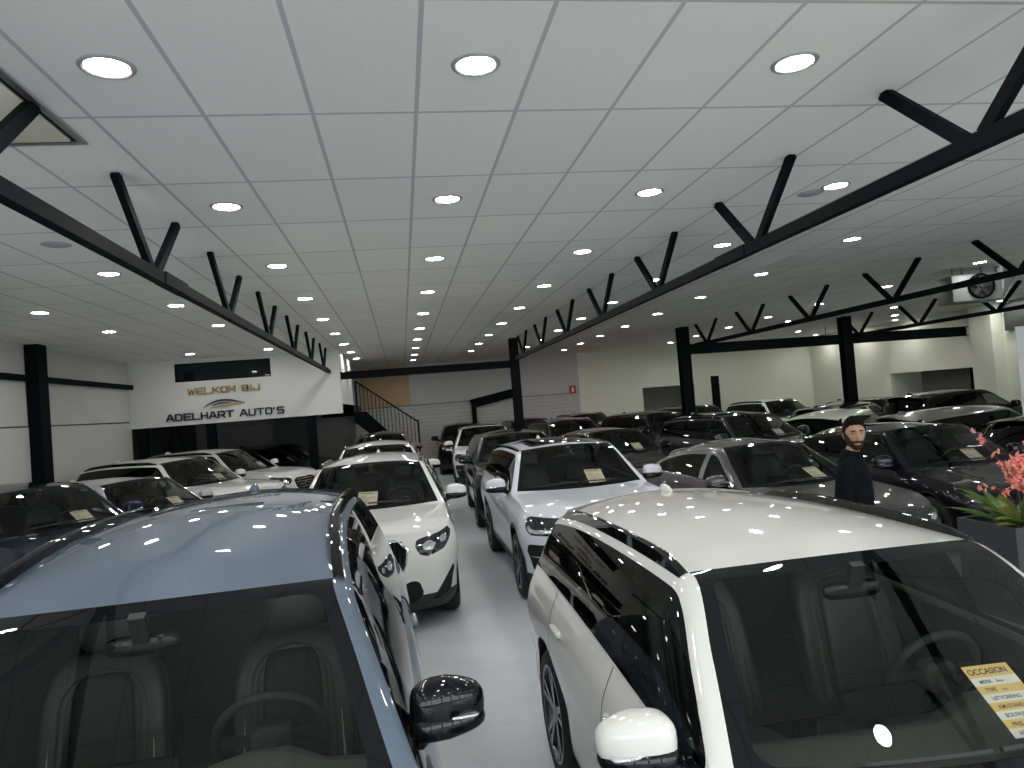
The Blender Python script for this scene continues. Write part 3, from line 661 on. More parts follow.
AX, AY, AZ, AD, AS, AR, AV, ACW, ACR, AE = range(10)
PROTO = {}
def build_car(kind):
    sp = SPEC[kind]; S, cut, G, I = car_surface(sp); X0 = I['X0']; hw = I['hw']
    fine = S.res < .04
    root = empty('car_proto'); parts = []
    def part(name, V, F, m, parent=None, painted=False, smooth=True, sharp=35):
        if not F: return None
        me = mesh(name, V, F, m, smooth)
        if sharp: me.set_sharp_from_angle(angle=math.radians(sharp))
        o = obj(name, me, parent or root)
        if painted: o['painted'] = 1
        return o
    def mbpart(name, mb, m, parent=None, smooth=True, sharp=40, painted=False):
        o = obj(name, mb.me(name, m, smooth, sharp), parent or root)
        if painted: o['painted'] = 1
        return o
    # ---- wheel arches
    ra = S.r+.055; axles = (S.FO, S.FO+S.WB)
    for dw in axles:
        cut.split(lambda A: np.where(A[:, AV] > 5.01, 9, np.hypot(A[:, AD]-dw, A[:, AZ]-S.r)-ra), ('low',), 'drop')
        cut.split(lambda A: np.hypot(A[:, AD]-dw, A[:, AZ]-S.r)-ra-(.045 if kind not in ('sed', 'hat', 'x2') else .012), ('low',), 'arch')
    # ---- doors (cut along the lines, then named by where each face lies)
    dA, dB, dD = S.dcs-.02, S.FO+S.WB*.545, S.FO+S.WB-.16
    seams = [dA, dB, dD]
    cut.split(lambda A: 1.35-A[:, AV], ('low',), 'panel')
    for c in seams:
        for e in (-.0045, .0045): cut.split(lambda A: A[:, AD]-c-e, ('panel',), None)
    cut.relabel(('panel',), lambda a: 'seam' if any(abs(a[AD]-c) < .0045 for c in seams) else 'fdoor' if dA < a[AD] < dB else 'rdoor' if dB < a[AD] < dD else 'panel')
    # ---- nose
    nz = NOSES[S.nose]; sc = (S.hz0)/.80
    def nose_f(poly): 
        pl = [(p[0]*hw/.92, p[1]*sc) for p in poly]
        return lambda A: np.where((A[:, AS] > 1.35) | (A[:, AV] > 5.01), 9, sdf_poly(np.stack([A[:, AS], A[:, AZ]], 1), pl, .006))
    cut.split(nose_f(nz['headlight']), ('low', 'panel'), 'lamp')
    if nz['grille']: cut.split(nose_f(nz['grille']), ('low', 'panel'), 'grille')
    for p in nz['intake']: cut.split(nose_f(p), ('low', 'panel'), 'intake')
    if S.nose == 'split':
        cut.split(nose_f([(.56, .66), (.60, .645), (.90, .65), (.97, .70), (.95, .71), (.88, .67), (.60, .67)]), ('lamp',), 'drl')
        cut.split(nose_f([(.60, .42), (.95, .44), (.95, .455), (.60, .435)]), ('intake',), 'bar_a')
        cut.split(nose_f([(.60, .37), (.93, .39), (.93, .405), (.60, .385)]), ('intake',), 'bar_b')
    else:
        cut.split(nose_f([(.56, .66), (.66, .64), (.72, .69), (.68, .71), (.60, .70)]), ('lamp',), 'drl')
        cut.split(nose_f([(.76, .69), (.84, .69), (.90, .735), (.82, .735)]), ('lamp',), 'drl')
    # ---- tail
    tz = S.zt
    def tail_f(poly): return lambda A: np.where((A[:, AR] > 1.3) | (A[:, AV] > 5.01), 9, sdf_poly(np.stack([A[:, AR], A[:, AZ]], 1), poly, .005))
    cut.split(tail_f([(.42, tz-.16), (.42, tz-.06), (.9, tz-.03), (1.08, tz-.05), (1.0, tz-.13), (.8, tz-.18)]), ('low', 'panel'), 'tail')
    cut.split(tail_f([(-.2, .58), (-.2, .70), (.27, .70), (.27, .58)]), ('low', 'panel'), 'plate_bay')
    if kind != 'sed': cut.split(lambda A: np.where(A[:, AR] > 1.2, 9, A[:, AZ]-.42), ('low', 'panel'), 'clad')
    if kind not in ('sed', 'hat', 'x2'): cut.split(lambda A: A[:, AV]-1.35, ('low',), 'clad')
    else: cut.split(lambda A: A[:, AV]-.55, ('low',), 'clad')
    # ---- side glass
    ds = np.linspace(S.dcs+.10, S.dbs-.02, 70); z5, edge = I['z5'], I['edge']
    bot = z5(ds)+.028; top = edge(ds)-.030
    ok = top > bot+.012; ds, bot, top = ds[ok], bot[ok], top[ok]
    dlo = list(zip(ds, bot)) + list(zip(ds[::-1], top[::-1]))
    dlof = lambda A: sdf_poly(np.stack([A[:, AD], A[:, AZ]], 1), dlo)
    cut.split(lambda A: dlof(A)-.016, ('side',), 'wtrim')
    cut.split(lambda A: dlof(A)+.012, ('wtrim',), 'wglass')
    bp = dB; cp = S.FO+S.WB-.02; zb0 = S.zbf; kk = .55 if kind != 'sed' else .3
    sl = lambda A, c, k: A[..., AD]-c-(A[..., AZ]-zb0)*k
    for c, k, wd in ((bp, .10, .055), (cp, kk, .035)):
        for e in (-wd, wd): cut.split(lambda A: sl(A, c, k)-e, ('wglass',), None)
    cut.relabel(('wglass',), lambda a: 'wtrim' if abs(sl(a, bp, .10)) < .055 or abs(sl(a, cp, kk)) < .035 else 'wf' if sl(a, bp, .10) < 0 else 'wr' if sl(a, cp, kk) < 0 else 'wq')
    # ---- windscreen, rear window, sunroof
    wl, rl = math.hypot(S.dh-S.dc, S.zh-S.hz1), math.hypot(S.db-S.dr, S.zb-S.zr)
    yw = S.yF+.06
    cut.split(lambda A: sdf_rrect(A[:, AE]*yw, A[:, ACW]*wl, -yw+.050, yw-.050, .05*wl/.7, wl-.075, .07), ('ws',), 'wsg')
    cut.split(lambda A: sdf_rrect(A[:, AE]*.6, A[:, ACR]*rl, -.53, .53, .05, rl-.06, .08), ('rw',), 'rwg')
    if sp.get('sunroof'):
        cut.split(lambda A: sdf_rrect(A[:, AY], A[:, AD], -.44, .44, S.dh+.16, S.dr-.42, .05), ('roof',), 'sun')
    # ================= parts
    V, F = cut.get(('low', 'panel', 'fender', 'edge', 'roof', 'deck', 'side'), 0); body = part('body', V, F, M_TRIM, painted=True)
    V, F = cut.get(('hood',), 0); part('bonnet', V, F, M_TRIM, painted=True)
    V, F = cut.get(('clad', 'arch'), 0); part('lower_cladding', V, F, M_PLASTIC if kind not in ('x2',) else M_TRIM)
    V, F = cut.get(('seam',), 0); part('panel_gap', V, F, M_SEAM)
    V, F = cut.get(('ws',), 0); wfr = part('windscreen_border', V, F, M_FRIT)
    V, F = cut.get(('wsg',), 0); part('windscreen', V, F, M_GLASS)
    V, F = cut.get(('rw',), 0); part('rear_window_border', V, F, M_FRIT)
    V, F = cut.get(('rwg',), 0); part('rear_window', V, F, M_PRIV)
    V, F = cut.get(('sun',), 0); part('sunroof', V, F, M_FRIT)
    V, F = cut.get(('plate_bay',), 0); part('rear_number_plate_bay', V, F, M_PLASTIC)
    for sg in (1, -1):
        V, F = cut.get(('fdoor',), sg); fd = part('front_door', V, F, M_TRIM, painted=True)
        V, F = cut.get(('rdoor',), sg); rd = part('rear_door', V, F, M_TRIM, painted=True)
        V, F = cut.get(('wtrim',), sg); part('window_frame', V, F, M_TRIM)
        V, F = cut.get(('wf',), sg); part('door_window', V, F, M_GLASS_D, fd)
        V, F = cut.get(('wr',), sg); part('door_window', V, F, M_PRIV, rd)
        V, F = cut.get(('wq',), sg); part('quarter_window', V, F, M_PRIV)
        for dd, par in ((dB-.16, fd), (dD-.17, rd)):
            zz = float(z5(dd))-.155
            if par is None: par = root
            m = MB().sq((X0-dd, sg*(hw-.012), zz), (.105, .022, .017), (.5, .5), 14, 8)
            mbpart('door_handle', m, M_TRIM, par, painted=True)
        V, F = cut.get(('lamp',), sg); hl = part('headlight', V, F, M_LAMP_DARK)
        V, F = cut.get(('drl',), sg); part('lamp_reflector', V, F, M_LAMP_LIGHT, hl)
        V, F = cut.get(('tail',), sg); part('tail_light', V, F, M_TAIL)
        if nz['grille'] and S.nose == 'kidney':
            V, F = cut.get(('grille',), sg); g = part('grille', [(x-.03, y, z) for x, y, z in V], F, M_SEAM)
            m = MB()
            for q in range(8):
                yy = (.06+q*.042)*hw/.92
                xs = X0 - .03 - .02*(yy/.3)**2
                m.box(xs-.03, xs, sg*yy-.006, sg*yy+.006, .45*sc, .735*sc)
            mbpart('grille_bar', m, M_CHROME if q < 0 else M_TRIM, g)
            ring = [(X0-np.interp(yy, I['B'][:, 1][:40], I['B'][:, 0][:40])+.085, sg*yy, zz) for yy, zz in [(p[0]*hw/.92, p[1]*sc) for p in nz['grille']]]
            mbpart('grille_surround', MB().tube(ring+[ring[0]], .012, 6), M_CHROME, g)
    if nz['grille'] and S.nose == 'hex':
        V, F = cut.get(('grille',), 0); g = part('grille', [(x-.025, y, z) for x, y, z in V], F, M_SEAM)
        m = MB()
        for q in range(5):
            zz = (.50+q*.048)*sc
            m.tube([(X0-.035-.06*(yy/.4)**2, yy, zz) for yy in np.linspace(-.30, .30, 9)], .008, 5)
        mbpart('grille_bar', m, M_ALU, g)
        mbpart('badge', MB().lathe([(0, .012), (.045, .010), (.05, 0), (.03, -.01)], 20, 'x', (X0-.03, 0, .60*sc)), M_CHROME, g)
    if S.nose == 'split':
        for sg in (1, -1):
            V, F = cut.get(('intake',), sg); lo_ = part('side_intake', [(x-.012, y, z) for x, y, z in V], F, M_SEAM)
            for b_ in ('bar_a', 'bar_b'):
                V, F = cut.get((b_,), sg); part('intake_bar', V, F, M_LAMP_LIGHT, lo_)
    else:
        V, F = cut.get(('intake',), 0); part('lower_intake', [(x-.012, y, z) for x, y, z in V], F, M_SEAM)
    # number plate front
    mbpart('number_plate_holder', MB().box(X0-.025, X0+.012, -.26, .26, .40, .51), M_PLASTIC)
    # headliner: inner skin under the roof and pillars
    V, F = cut.get(('roof', 'sun', 'edge'), 0)
    V = [(x, y*.975, z-.028) for x, y, z in V]
    part('headliner', V, F, M_LINER)
    # ---- roof rails, antenna
    if S.rails:
        for sg in (1, -1):
            pts = []; base = []
            n0, n1 = I['ihs'], I['irs']; step = max(1, (n1-n0)//16)
            ids = list(range(n0, n1+1, step))
            hh = .035 if S.rails == 'long' else .012
            for q, i in enumerate(ids):
                e, f = I['E'][i], I['Fp'][i]; t = q/(len(ids)-1)
                lift = hh*min(1, min(t, 1-t)/.10)
                x, y, z = X0-(e[0]+f[0])/2, sg*(e[1]*.35+f[1]*.65), (e[2]*.35+f[2]*.65)
                base.append((x, y, z)); pts.append((x, y, z+lift))
            m = MB(); n = len(pts); Vv = []
            for (x, y, z), (bx, by, bz) in zip(pts, base):
                Vv += [(x, y-.021, bz-.005), (x, y-.019, z+.012), (x, y, z+.018), (x, y+.019, z+.010), (x, y+.021, bz-.012)]
            Ff = [(i*5+k, i*5+k+1, (i+1)*5+k+1, (i+1)*5+k) for i in range(n-1) for k in range(4)] + [tuple(range(5)), tuple((n-1)*5+k for k in range(5))]
            m.add(Vv, Ff)
            o = mbpart('roof_rail', m, M_TRIM, sharp=50); o['rail'] = 1
    zr_ = float(I['zc'](S.dr-.22))
    fin = MB().sq((X0-S.dr+.22, 0, zr_+.012), (.085, .028, .036), (.9, .9), 16, 10, lambda x, y, z: (x-.5*max(z, 0), y*(1-(.5*max(z, 0)/.036)), z))
    mbpart('roof_antenna', fin, M_TRIM, painted=True)
    # ---- spoiler on hatches
    if kind != 'sed':
        yt = I['Fp'][I['irs']][1]; ze = S.zr
        m = MB(); ys = np.linspace(-yt*.97, yt*.97, 13); Vv = []
        for y in ys:
            zt_ = ze - .075*(y/yt)**2; 
            Vv += [(X0-S.dr+.10, y, zt_+.014), (X0-S.dr-.12+.13*(y/yt)**4, y, zt_-.022), (X0-S.dr-.115+.13*(y/yt)**4, y, zt_-.04), (X0-S.dr+.06, y, zt_-.02)]
        Ff = [(i*4+k, i*4+(k+1) % 4, (i+1)*4+(k+1) % 4, (i+1)*4+k) for i in range(12) for k in range(4)] + [(0, 1, 2, 3), tuple(48+k for k in range(4))]
        m.add(Vv, Ff); mbpart('rear_spoiler', m, M_TRIM, painted=True)
    # ---- mirrors
    dm = S.dcs+(.33 if kind == 'big' else .20); zm = float(z5(dm))+(.125 if kind == 'big' else .10); ymr = hw+(-.01 if kind == 'big' else .055)
    for sg in (1, -1):
        def shp(x, y, z, sg=sg):
            k = 1-.28*max(0, y*sg/.12); return (x*(k) - .10*(y*sg), y + .0, z*k + .05*(abs(y)/.12)**2*0)
        h = MB().sq((X0-dm, sg*(ymr+.02), zm), (.075, .122, .084), (.62, .62), 24, 14, shp)
        mo = mbpart('door_mirror', h, M_TRIM, painted=True)
        g = MB().sq((X0-dm-.062, sg*(ymr+.015), zm), (.012, .10, .064), (.45, .45), 20, 8, shp); mbpart('mirror_glass', g, M_MIRROR, mo)
        b = MB().sq((X0-dm+.004, sg*(ymr+.015), zm-.048), (.079, .126, .045), (.6, .6), 22, 10, shp); mbpart('mirror_base', b, M_TRIM, mo)
        a_ = MB().beam((X0-dm+.01, sg*(hw-.11), zm-.115), (X0-dm+.01, sg*(ymr-.03), zm-.055), .07, .05); m_ = a_.me('mirror_arm', M_TRIM); bevel_me(m_, .015)
        obj('mirror_arm', m_, mo)
        ind = MB().sq((X0-dm+.055, sg*(ymr+.06), zm-.022), (.02, .055, .006), (.6, .6), 12, 6); mbpart('indicator_lens', ind, M_LAMP_LIGHT, mo)
    # ---- wheels
    tw = .235; r = S.r; rr = r*.72
    def wheel(dw, sg):
        cx, cz = X0-dw, r; cyo = sg*(hw-.015); o_ = -sg
        t = MB(); prof = [(rr, 0), (rr+.015, .004), (r*.90, -.006), (r-.012, .02), (r, .045), (r, tw-.045), (r-.012, tw-.02), (rr, tw)]
        t.lathe([(a, o_*(h+.006)) for a, h in prof], 40, 'y', (cx, cyo, cz), close=True)
        wo = mbpart('wheel', t, M_TYRE, sharp=None)
        m = MB(); m.lathe([(rr+.004, 0), (rr-.012, .004), (rr-.018, .03), (rr-.03, .15), (0, .15)], 40, 'y', (cx, cyo, cz)) if False else None
        m.lathe([(a, o_*(h+.004)) for a, h in [(rr+.006, 0), (rr-.010, 0), (rr-.022, .02), (rr-.03, .14)]], 40, 'y', (cx, cyo, cz))
        m.lathe([(a, o_*h) for a, h in [(.0, .015), (.03, .015), (.055, .02), (.065, .05)]], 20, 'y', (cx, cyo, cz))
        for k in range(5):
            for off in (-.16, .16):
                a0 = 2*PI*k/5+.3; a1 = a0+off
                p0 = (cx+.045*math.cos(a0+off*.6), cyo+o_*.03, cz+.045*math.sin(a0+off*.6)); p1 = (cx+(rr-.012)*math.cos(a1), cyo+o_*.016, cz+(rr-.012)*math.sin(a1))
                m.beam(p0, p1, .03, .022, up=(0, 1, 0))
        mbpart('alloy_rim', m, M_ALLOY, wo, sharp=30)
        dsk = MB().lathe([(a, o_*h) for a, h in [(0, .085), (rr*.78, .085), (rr*.78, .10), (0, .10)]], 28, 'y', (cx, cyo, cz)); mbpart('brake_disc', dsk, M_SEAM if False else M_ALLOY, wo, sharp=30)
    for dw in axles:
        for sg in (1, -1): wheel(dw, sg)
    ln = MB()
    for dw in axles:
        for sg in (1, -1):
            n = 20; Vv = []
            for k in range(n+1):
                a0 = -.25+(PI+.5)*k/n
                for yy in (hw-.03, hw-.36): Vv.append((X0-dw+ra*math.cos(a0), sg*yy, S.r+ra*math.sin(a0)))
            ln.add(Vv, [(2*k, 2*k+1, 2*k+3, 2*k+2) for k in range(n)])
            ln.add([Vv[2*k+1] for k in range(n+1)], [tuple(range(n+1))])
    ln.box(X0-S.L+.25, X0-.25, -hw+.37, hw-.37, .17, .30)
    mbpart('wheel_arch_liner', ln, M_SEAM, smooth=False)
    # ---- cabin
    tub = MB(); zb = S.zbf-.03; n = 14; dd = np.linspace(S.dc+.02, S.db-.06, n); Vv = []
    for d in dd:
        yy = float(np.interp(d, I['B'][:, 0], I['B'][:, 1]))-.09; zz = float(z5(d))+.005
        Vv += [(X0-d, -yy-.03, zz), (X0-d, -yy, zz-.10), (X0-d, -yy, .36), (X0-d, yy, .36), (X0-d, yy, zz-.10), (X0-d, yy+.03, zz)]
    tub.add(Vv, [(i*6+k, i*6+k+1, (i+1)*6+k+1, (i+1)*6+k) for i in range(n-1) for k in range(5)] + [tuple(range(6)), tuple((n-1)*6+k for k in range(6))])
    mbpart('cabin_tub', tub, M_INT, smooth=False)
    # dashboard
    da = MB(); ys = np.linspace(-hw+.16, hw-.16, 15); Vv = []
    for y in ys:
        cl = math.exp(-((y-.36)/.17)**4); hgt = S.hz1-.035+.045*cl + (.05*(1-min(1, abs(y)/hw)**2) if kind == 'big' else 0)
        db_ = S.dc+.03+.10*(y/hw)**2
        Vv += [(X0-db_-.01, y, S.hz1-.03), (X0-db_-.25, y, S.hz1-.03), (X0-db_-.40-.03*cl, y, hgt), (X0-db_-.50-.05*cl, y, hgt-.03), (X0-db_-.56, y, S.hz1-.20), (X0-db_-.48, y, .62)]
    da.add(Vv, [(i*6+k, i*6+k+1, (i+1)*6+k+1, (i+1)*6+k) for i in range(14) for k in range(5)])
    dash = mbpart('dashboard', da, M_DASH, sharp=60)
    scr = MB().box(X0-S.dc-.58, X0-S.dc-.555, -.02-.16, .12-.0, S.hz1-.05, S.hz1+.055); mbpart('screen', scr, M_FRIT, dash, smooth=False)
    # steering wheel
    ax = Vector((-.92, 0, .40)).normalized(); c0 = Vector((X0-S.dc-.80, .36, S.hz1-.03)); u = Vector((0, 1, 0)); v2 = ax.cross(u)
    sw = MB(); ring = [c0+(u*math.cos(2*PI*k/32)+v2*math.sin(2*PI*k/32))*.185 for k in range(33)]
    sw.tube(ring, .016, 10, cap=False)
    for a0 in (0, PI, -PI/2): sw.beam(c0, c0+(u*math.cos(a0)+v2*math.sin(a0)*-1)*.175, .04, .015, up=ax)
    sw.sq(c0+ax*(-.01), (.045, .075, .06), (.6, .6), 16, 10); sw.tube([c0, c0-ax*.30], .03, 10)
    mbpart('steering_wheel', sw, M_INT, dash)
    # seats
    hs = 1.40 if kind == 'big' else min(S.H-.10, 1.45); 
    def seat(d_, y_, big):
        zs = .62 if S.H > 1.5 else .52; ht = hs-zs-.04; xs = X0-d_
        b = MB()
        lean = .28
        def bk(x, y, z):
            t = (z/(ht*.42)+1)/2; wmul = 1-.10*t-.25*max(0, t-.72)
            bol = .045*(abs(y)/.24)**3*(1-t*.4)
            return (x+bol - lean*(z+ht*.42), y*wmul, z)
        b.sq((xs-.25, y_, zs+ht*.42), (.075, .255, ht*.42), (.45, .45), 28, 22, bk)
        b.sq((xs+.02, y_, zs-.06), (.30, .26, .10), (.4, .4), 24, 10, lambda x, y, z: (x, y, z+.04*(abs(y)/.26)**3+.05*(x/.3)))
        so = mbpart('seat', b, M_LEATHER, sharp=None)
        hd = MB().sq((xs-.27-lean*ht*.98, y_, zs+ht*.94), (.05, .135, .10), (.6, .6), 20, 12); mbpart('headrest', hd, M_LEATHER, so, sharp=None)
        if fine:
            # raised centre panel and piping
            pn = MB().sq((xs-.195, y_, zs+ht*.42), (.05, .135, ht*.33), (.35, .35), 20, 14, lambda x, y, z: (x-lean*(z+ht*.42), y*(1-.15*(z/(ht*.33)+1)/2), z)); mbpart('seat_panel', pn, M_INT if big else M_LEATHER, so, sharp=None)
            for rad_, fr_, m_p, off_ in ((.205, .0045, M_PIPING if big else M_INT, .066), (.165, .020, M_LEATHER, .062)):
                pts = []
                for q in range(25):
                    a_ = q/24; 
                    if a_ < .35: py, t = -1, .10+a_/.35*.62
                    elif a_ > .65: py, t = 1, .10+(1-a_)/.35*.62
                    else: an = PI*(a_-.35)/.30; py, t = -math.cos(an), .72+.22*math.sin(an)*(rad_/.205)
                    z = ht*.84*t-ht*.42; wm = 1-.10*t-.25*max(0, t-.72)
                    yy_ = py*rad_*wm; bol = .045*(abs(yy_)/.24)**3*(1-t*.4)
                    pts.append((xs-.25+off_+bol-lean*(z+ht*.42)-.02*max(0, t-.8)/.2, y_+yy_, zs+ht*.42+z))
                mbpart('seat_piping' if fr_ < .01 else 'seat_bolster', MB().tube(pts, fr_, 8), m_p, so, sharp=None)
    dseat = S.dc+1.08
    for sy in (1, -1): seat(dseat, sy*.37, kind == 'big')
    rb = MB(); dr_ = dseat+.85
    rb.sq((X0-dr_-.28, 0, .92), (.09, .62, .36), (.35, .3), 28, 14, lambda x, y, z: (x-.3*(z+.36), y*(1-.08*(z/.36)), z)); rb.sq((X0-dr_, 0, .55), (.30, .63, .12), (.35, .3), 24, 10)
    mbpart('rear_bench', rb, M_LEATHER, sharp=None)
    rm = MB().sq((X0-S.dh+.01, .0, S.zh-.135), (.022, .115, .032), (.5, .5), 18, 10); rmo = mbpart('interior_mirror', rm, M_TRIM)
    mbpart('mirror_glass', MB().sq((X0-S.dh-.012, 0, S.zh-.135), (.004, .105, .025), (.5, .5), 16, 6), M_MIRROR, rmo)
    mbpart('mirror_stalk', MB().beam((X0-S.dh+.02, 0, S.zh-.12), (X0-S.dh+.06, 0, S.zh-.03), .05, .03), M_PLASTIC, rmo, smooth=False)
    # wipers
    wp = MB()
    for (ya, yb_, ta) in ((.55, -.02, .05), (-.05, -.62, .05)):
        pts = []
        for q in range(8):
            y = ya+(yb_-ya)*q/7; e = abs(y)/yw; kx = 1-(1-(1-min(e, 1)))**2
            dd_ = S.dcs+(S.dc-S.dcs)*kx+.06; pts.append((X0-dd_+.01, y, float(I['zc'](dd_-(S.dcs-S.dc)*(1-kx)))+.022-.05*(1-kx)))
        wp.tube(pts, .009, 5)
    mbpart('wiper', wp, M_PLASTIC)
    PROTO[kind] = (root, S, G, I)
    return root

def children(o):
    return [c for c in KIDS.get(o.name, [])]
def ws_frame(kind, yc, tc):
    """point, right, up, normal on the windscreen (car coordinates): yc metres to the left, tc fraction from base to header"""
    root, S, G, I = PROTO[kind]; vv = np.array(I['vv']); js = np.where(vv >= 7)[0]
    def pt(y, t):
        f = I['ics']+t*(I['ihs']-I['ics']); i = int(math.floor(f)); k = f-i
        row = G[i]*(1-k)+G[min(i+1, I['ihs'])]*k; seg = row[js]
        yy = seg[::-1, 1]; q = [np.interp(abs(y), yy, seg[::-1, c]) for c in range(3)]
        return Vector((I['X0']-q[0], math.copysign(q[1], y), q[2]))
    p = pt(yc, tc); rt = (pt(yc+.05, tc)-pt(yc-.05, tc)).normalized(); up = (pt(yc, tc+.05)-pt(yc, tc-.05)).normalized()
    n = rt.cross(up).normalized(); up = n.cross(rt)
    return pt, p, rt, up, n

# ------------------------------------------------------------------ the cars
CARS = [  # kind, paint, x, y, heading (deg), category label, sheet (metres left of centre, height fraction) or None, options
 ('big', 'blue', -.90, 2.95, -87.6, 'slate blue SUV at the front left with black roof rails and a black door mirror', (-.02, -.30), dict(mirror=M_TRIM)),
 ('x2', 'pearl', 1.615, 2.80, -90, 'pearl white crossover at the front right with a big yellow and white price sheet', (.165, .255), {}),
 ('suvk', 'white', -.42, 9.27, -91, 'white crossover with twin upright grille behind the slate blue SUV', (-.03, .22), {}),
 ('suvh', 'white', -.50, 13.95, -90, 'white SUV with its roof showing just above the twin-grille white crossover', None, dict(wheel=1)),
 ('suvh', 'bronze', -.62, 21.3, -90, 'bronze grey SUV at the far end of the left row by the stairs', None, {}),
 ('suvs', 'cool', 2.05, 9.38, -90, 'cool white SUV with black sunroof in the aisle behind the pearl white crossover', (.22, .23), dict()),
 ('suvb', 'dgrey', 2.12, 14.25, -92, 'dark grey SUV parked in the aisle row behind the cool white SUV', None, {}),
 ('suvs', 'white', 2.22, 20.55, -93, 'small white SUV with black sunroof far down the aisle', None, {}),
 ('suvb', 'black', 2.05, 25.4, -92, 'black SUV at the very end of the aisle, half hidden by the small white SUV', None, {}),
 ('suvb', 'black', 4.30, 24.6, -88, 'black SUV behind the aisle column, near the block wall', None, {}),
 ('suvh', 'dgrey', 4.60, 20.0, -86, 'dark grey SUV with a bright chrome roof line above the cool white SUV', None, dict(rail=M_CHROME)),
 ('suvh', 'red', 6.50, 25.3, -88, 'dark red SUV close to the back wall', (.35, .24), {}),
 ('hat', 'black', 4.42, 15.35, -80, 'black hatchback with a price sheet, right of the cool white SUV', (.25, .25), {}),
 ('suvb', 'black', 7.15, 19.7, -74, 'black SUV with a price sheet standing in front of the mid-hall column', (.40, .26), {}),
 ('suvh', 'black', 9.9, 23.4, -84, 'black SUV with silver roof rails beside the mid-hall column', (.35, .2), dict(rail=M_ALU)),
 ('suvb', 'dgrey', 6.85, 13.95, -78, 'dark grey SUV with a black sunroof and price sheet behind the mid grey saloon', (.25, .2), {}),
 ('sed', 'grey', 4.60, 8.95, -84, 'mid grey saloon with bright chrome window line behind the pearl white roof', (.32, .22), dict(wtrim=M_CHROME)),
 ('hat', 'black', 6.95, 9.1, -90, 'large black hatchback right behind the man', (.20, .22), {}),
 ('hat', 'green', 9.95, 15.42, 36, 'white hatchback seen from behind its roof spoiler, above the man', None, {}),
 ('hat', 'silgrey', 10.55, 12.2, 0, 'silver grey hatchback seen from its side behind the large black hatchback', None, {}),
 ('suvh', 'black', 14.5, 17.0, 8, 'black SUV seen from its side in front of the opening in the right wall', None, {}),
 ('hat', 'black', 10.3, 9.2, 4, 'black hatchback with a red tail light at the right edge of the picture', None, {}),
 ('suvh', 'green', 12.35, 22.6, -84, 'white roofed black SUV with black roof rails by the back corner', None, dict(body='black')),
 ('hat', 'black', 12.6, 19.0, 20, 'black hatchback with a chrome window line in front of the white roofed SUV', None, dict(wtrim=M_CHROME)),
 ('hat', 'petrol', 14.3, 26.0, -60, 'dark petrol blue hatchback deep in the right back corner', None, {}),
 ('hat', 'black', 15.3, 21.3, -60, 'black hatchback before the right wall, left of the side-on black SUV', None, {}),
 ('suvb', 'navy', -4.72, 9.95, -41, 'navy blue SUV cut off by the left edge of the picture', (.28, .2), {}),
 ('hat', 'silver', -4.45, 12.42, -37, 'light silver hatchback between the navy SUV and the two white SUVs', (.30, .2), {}),
 ('suvh', 'white', -4.38, 14.95, -32, 'white SUV with dark roof rails right beside the light silver hatchback', (.30, .2), {}),
 ('suvh', 'white', -4.17, 17.9, -27, 'white SUV with a black grille, nearest to the sign wall', (.30, .2), {}),
 ('hat', 'black', -4.1, 21.6, -25, 'black car under the mezzanine, nearer of the two', (.35, .25), {}),
 ('hat', 'black', -3.95, 24.0, -25, 'black car under the mezzanine against the dark back panel', (.35, .25), {}),
]
KIDS = {}
def copy_tree(o, parent=None):
    c = o.copy(); C.objects.link(c)
    if parent: c.parent = parent
    for ch in list(o.children): copy_tree(ch, c)
    return c
def walk(o):
    yield o
    for c in o.children: yield from walk(c)
NAMES = dict(big='suv', x2='crossover', suvk='crossover', suvh='suv', suvs='suv', suvb='suv', hat='hatchback', sed='saloon_car')
used = set(); CAR_OBJ = []; SHEETS = []
for kind, pt, x, y, hd, label, sheet, opt in CARS:
    if kind not in PROTO: build_car(kind)
    root = PROTO[kind][0]
    r = copy_tree(root)
    r.name = NAMES[kind]
    r.location = (x, y, 0); r.rotation_euler = (0, 0, math.radians(hd))
    tag(r, label, 'car', 'cars parked in the showroom')
    for o in walk(r):
        base = o.name.split('.')[0]
        if o.type != 'MESH': continue
        m = None
        if o.get('painted'):
            m = PAINTS[pt]
            if opt.get('body') and base in ('bonnet', 'front_door', 'rear_door', 'door_mirror', 'door_handle'): m = PAINTS[opt['body']]
            if base == 'door_mirror' and 'mirror' in opt: m = opt['mirror']
        if base == 'roof_rail' and 'rail' in opt: m = opt['rail']
        if base == 'window_frame' and 'wtrim' in opt: m = opt['wtrim']
        if m is not None:
            o.material_slots[0].link = 'OBJECT'; o.material_slots[0].material = m
    CAR_OBJ.append(r)
    if sheet: SHEETS.append((kind, r, sheet, label))
for kind in PROTO:          # remove the patterns
    for o in list(walk(PROTO[kind][0])): bpy.data.objects.remove(o)
for o in bpy.data.objects:
    for k in ('painted', 'rail'):
        if k in o: del o[k]

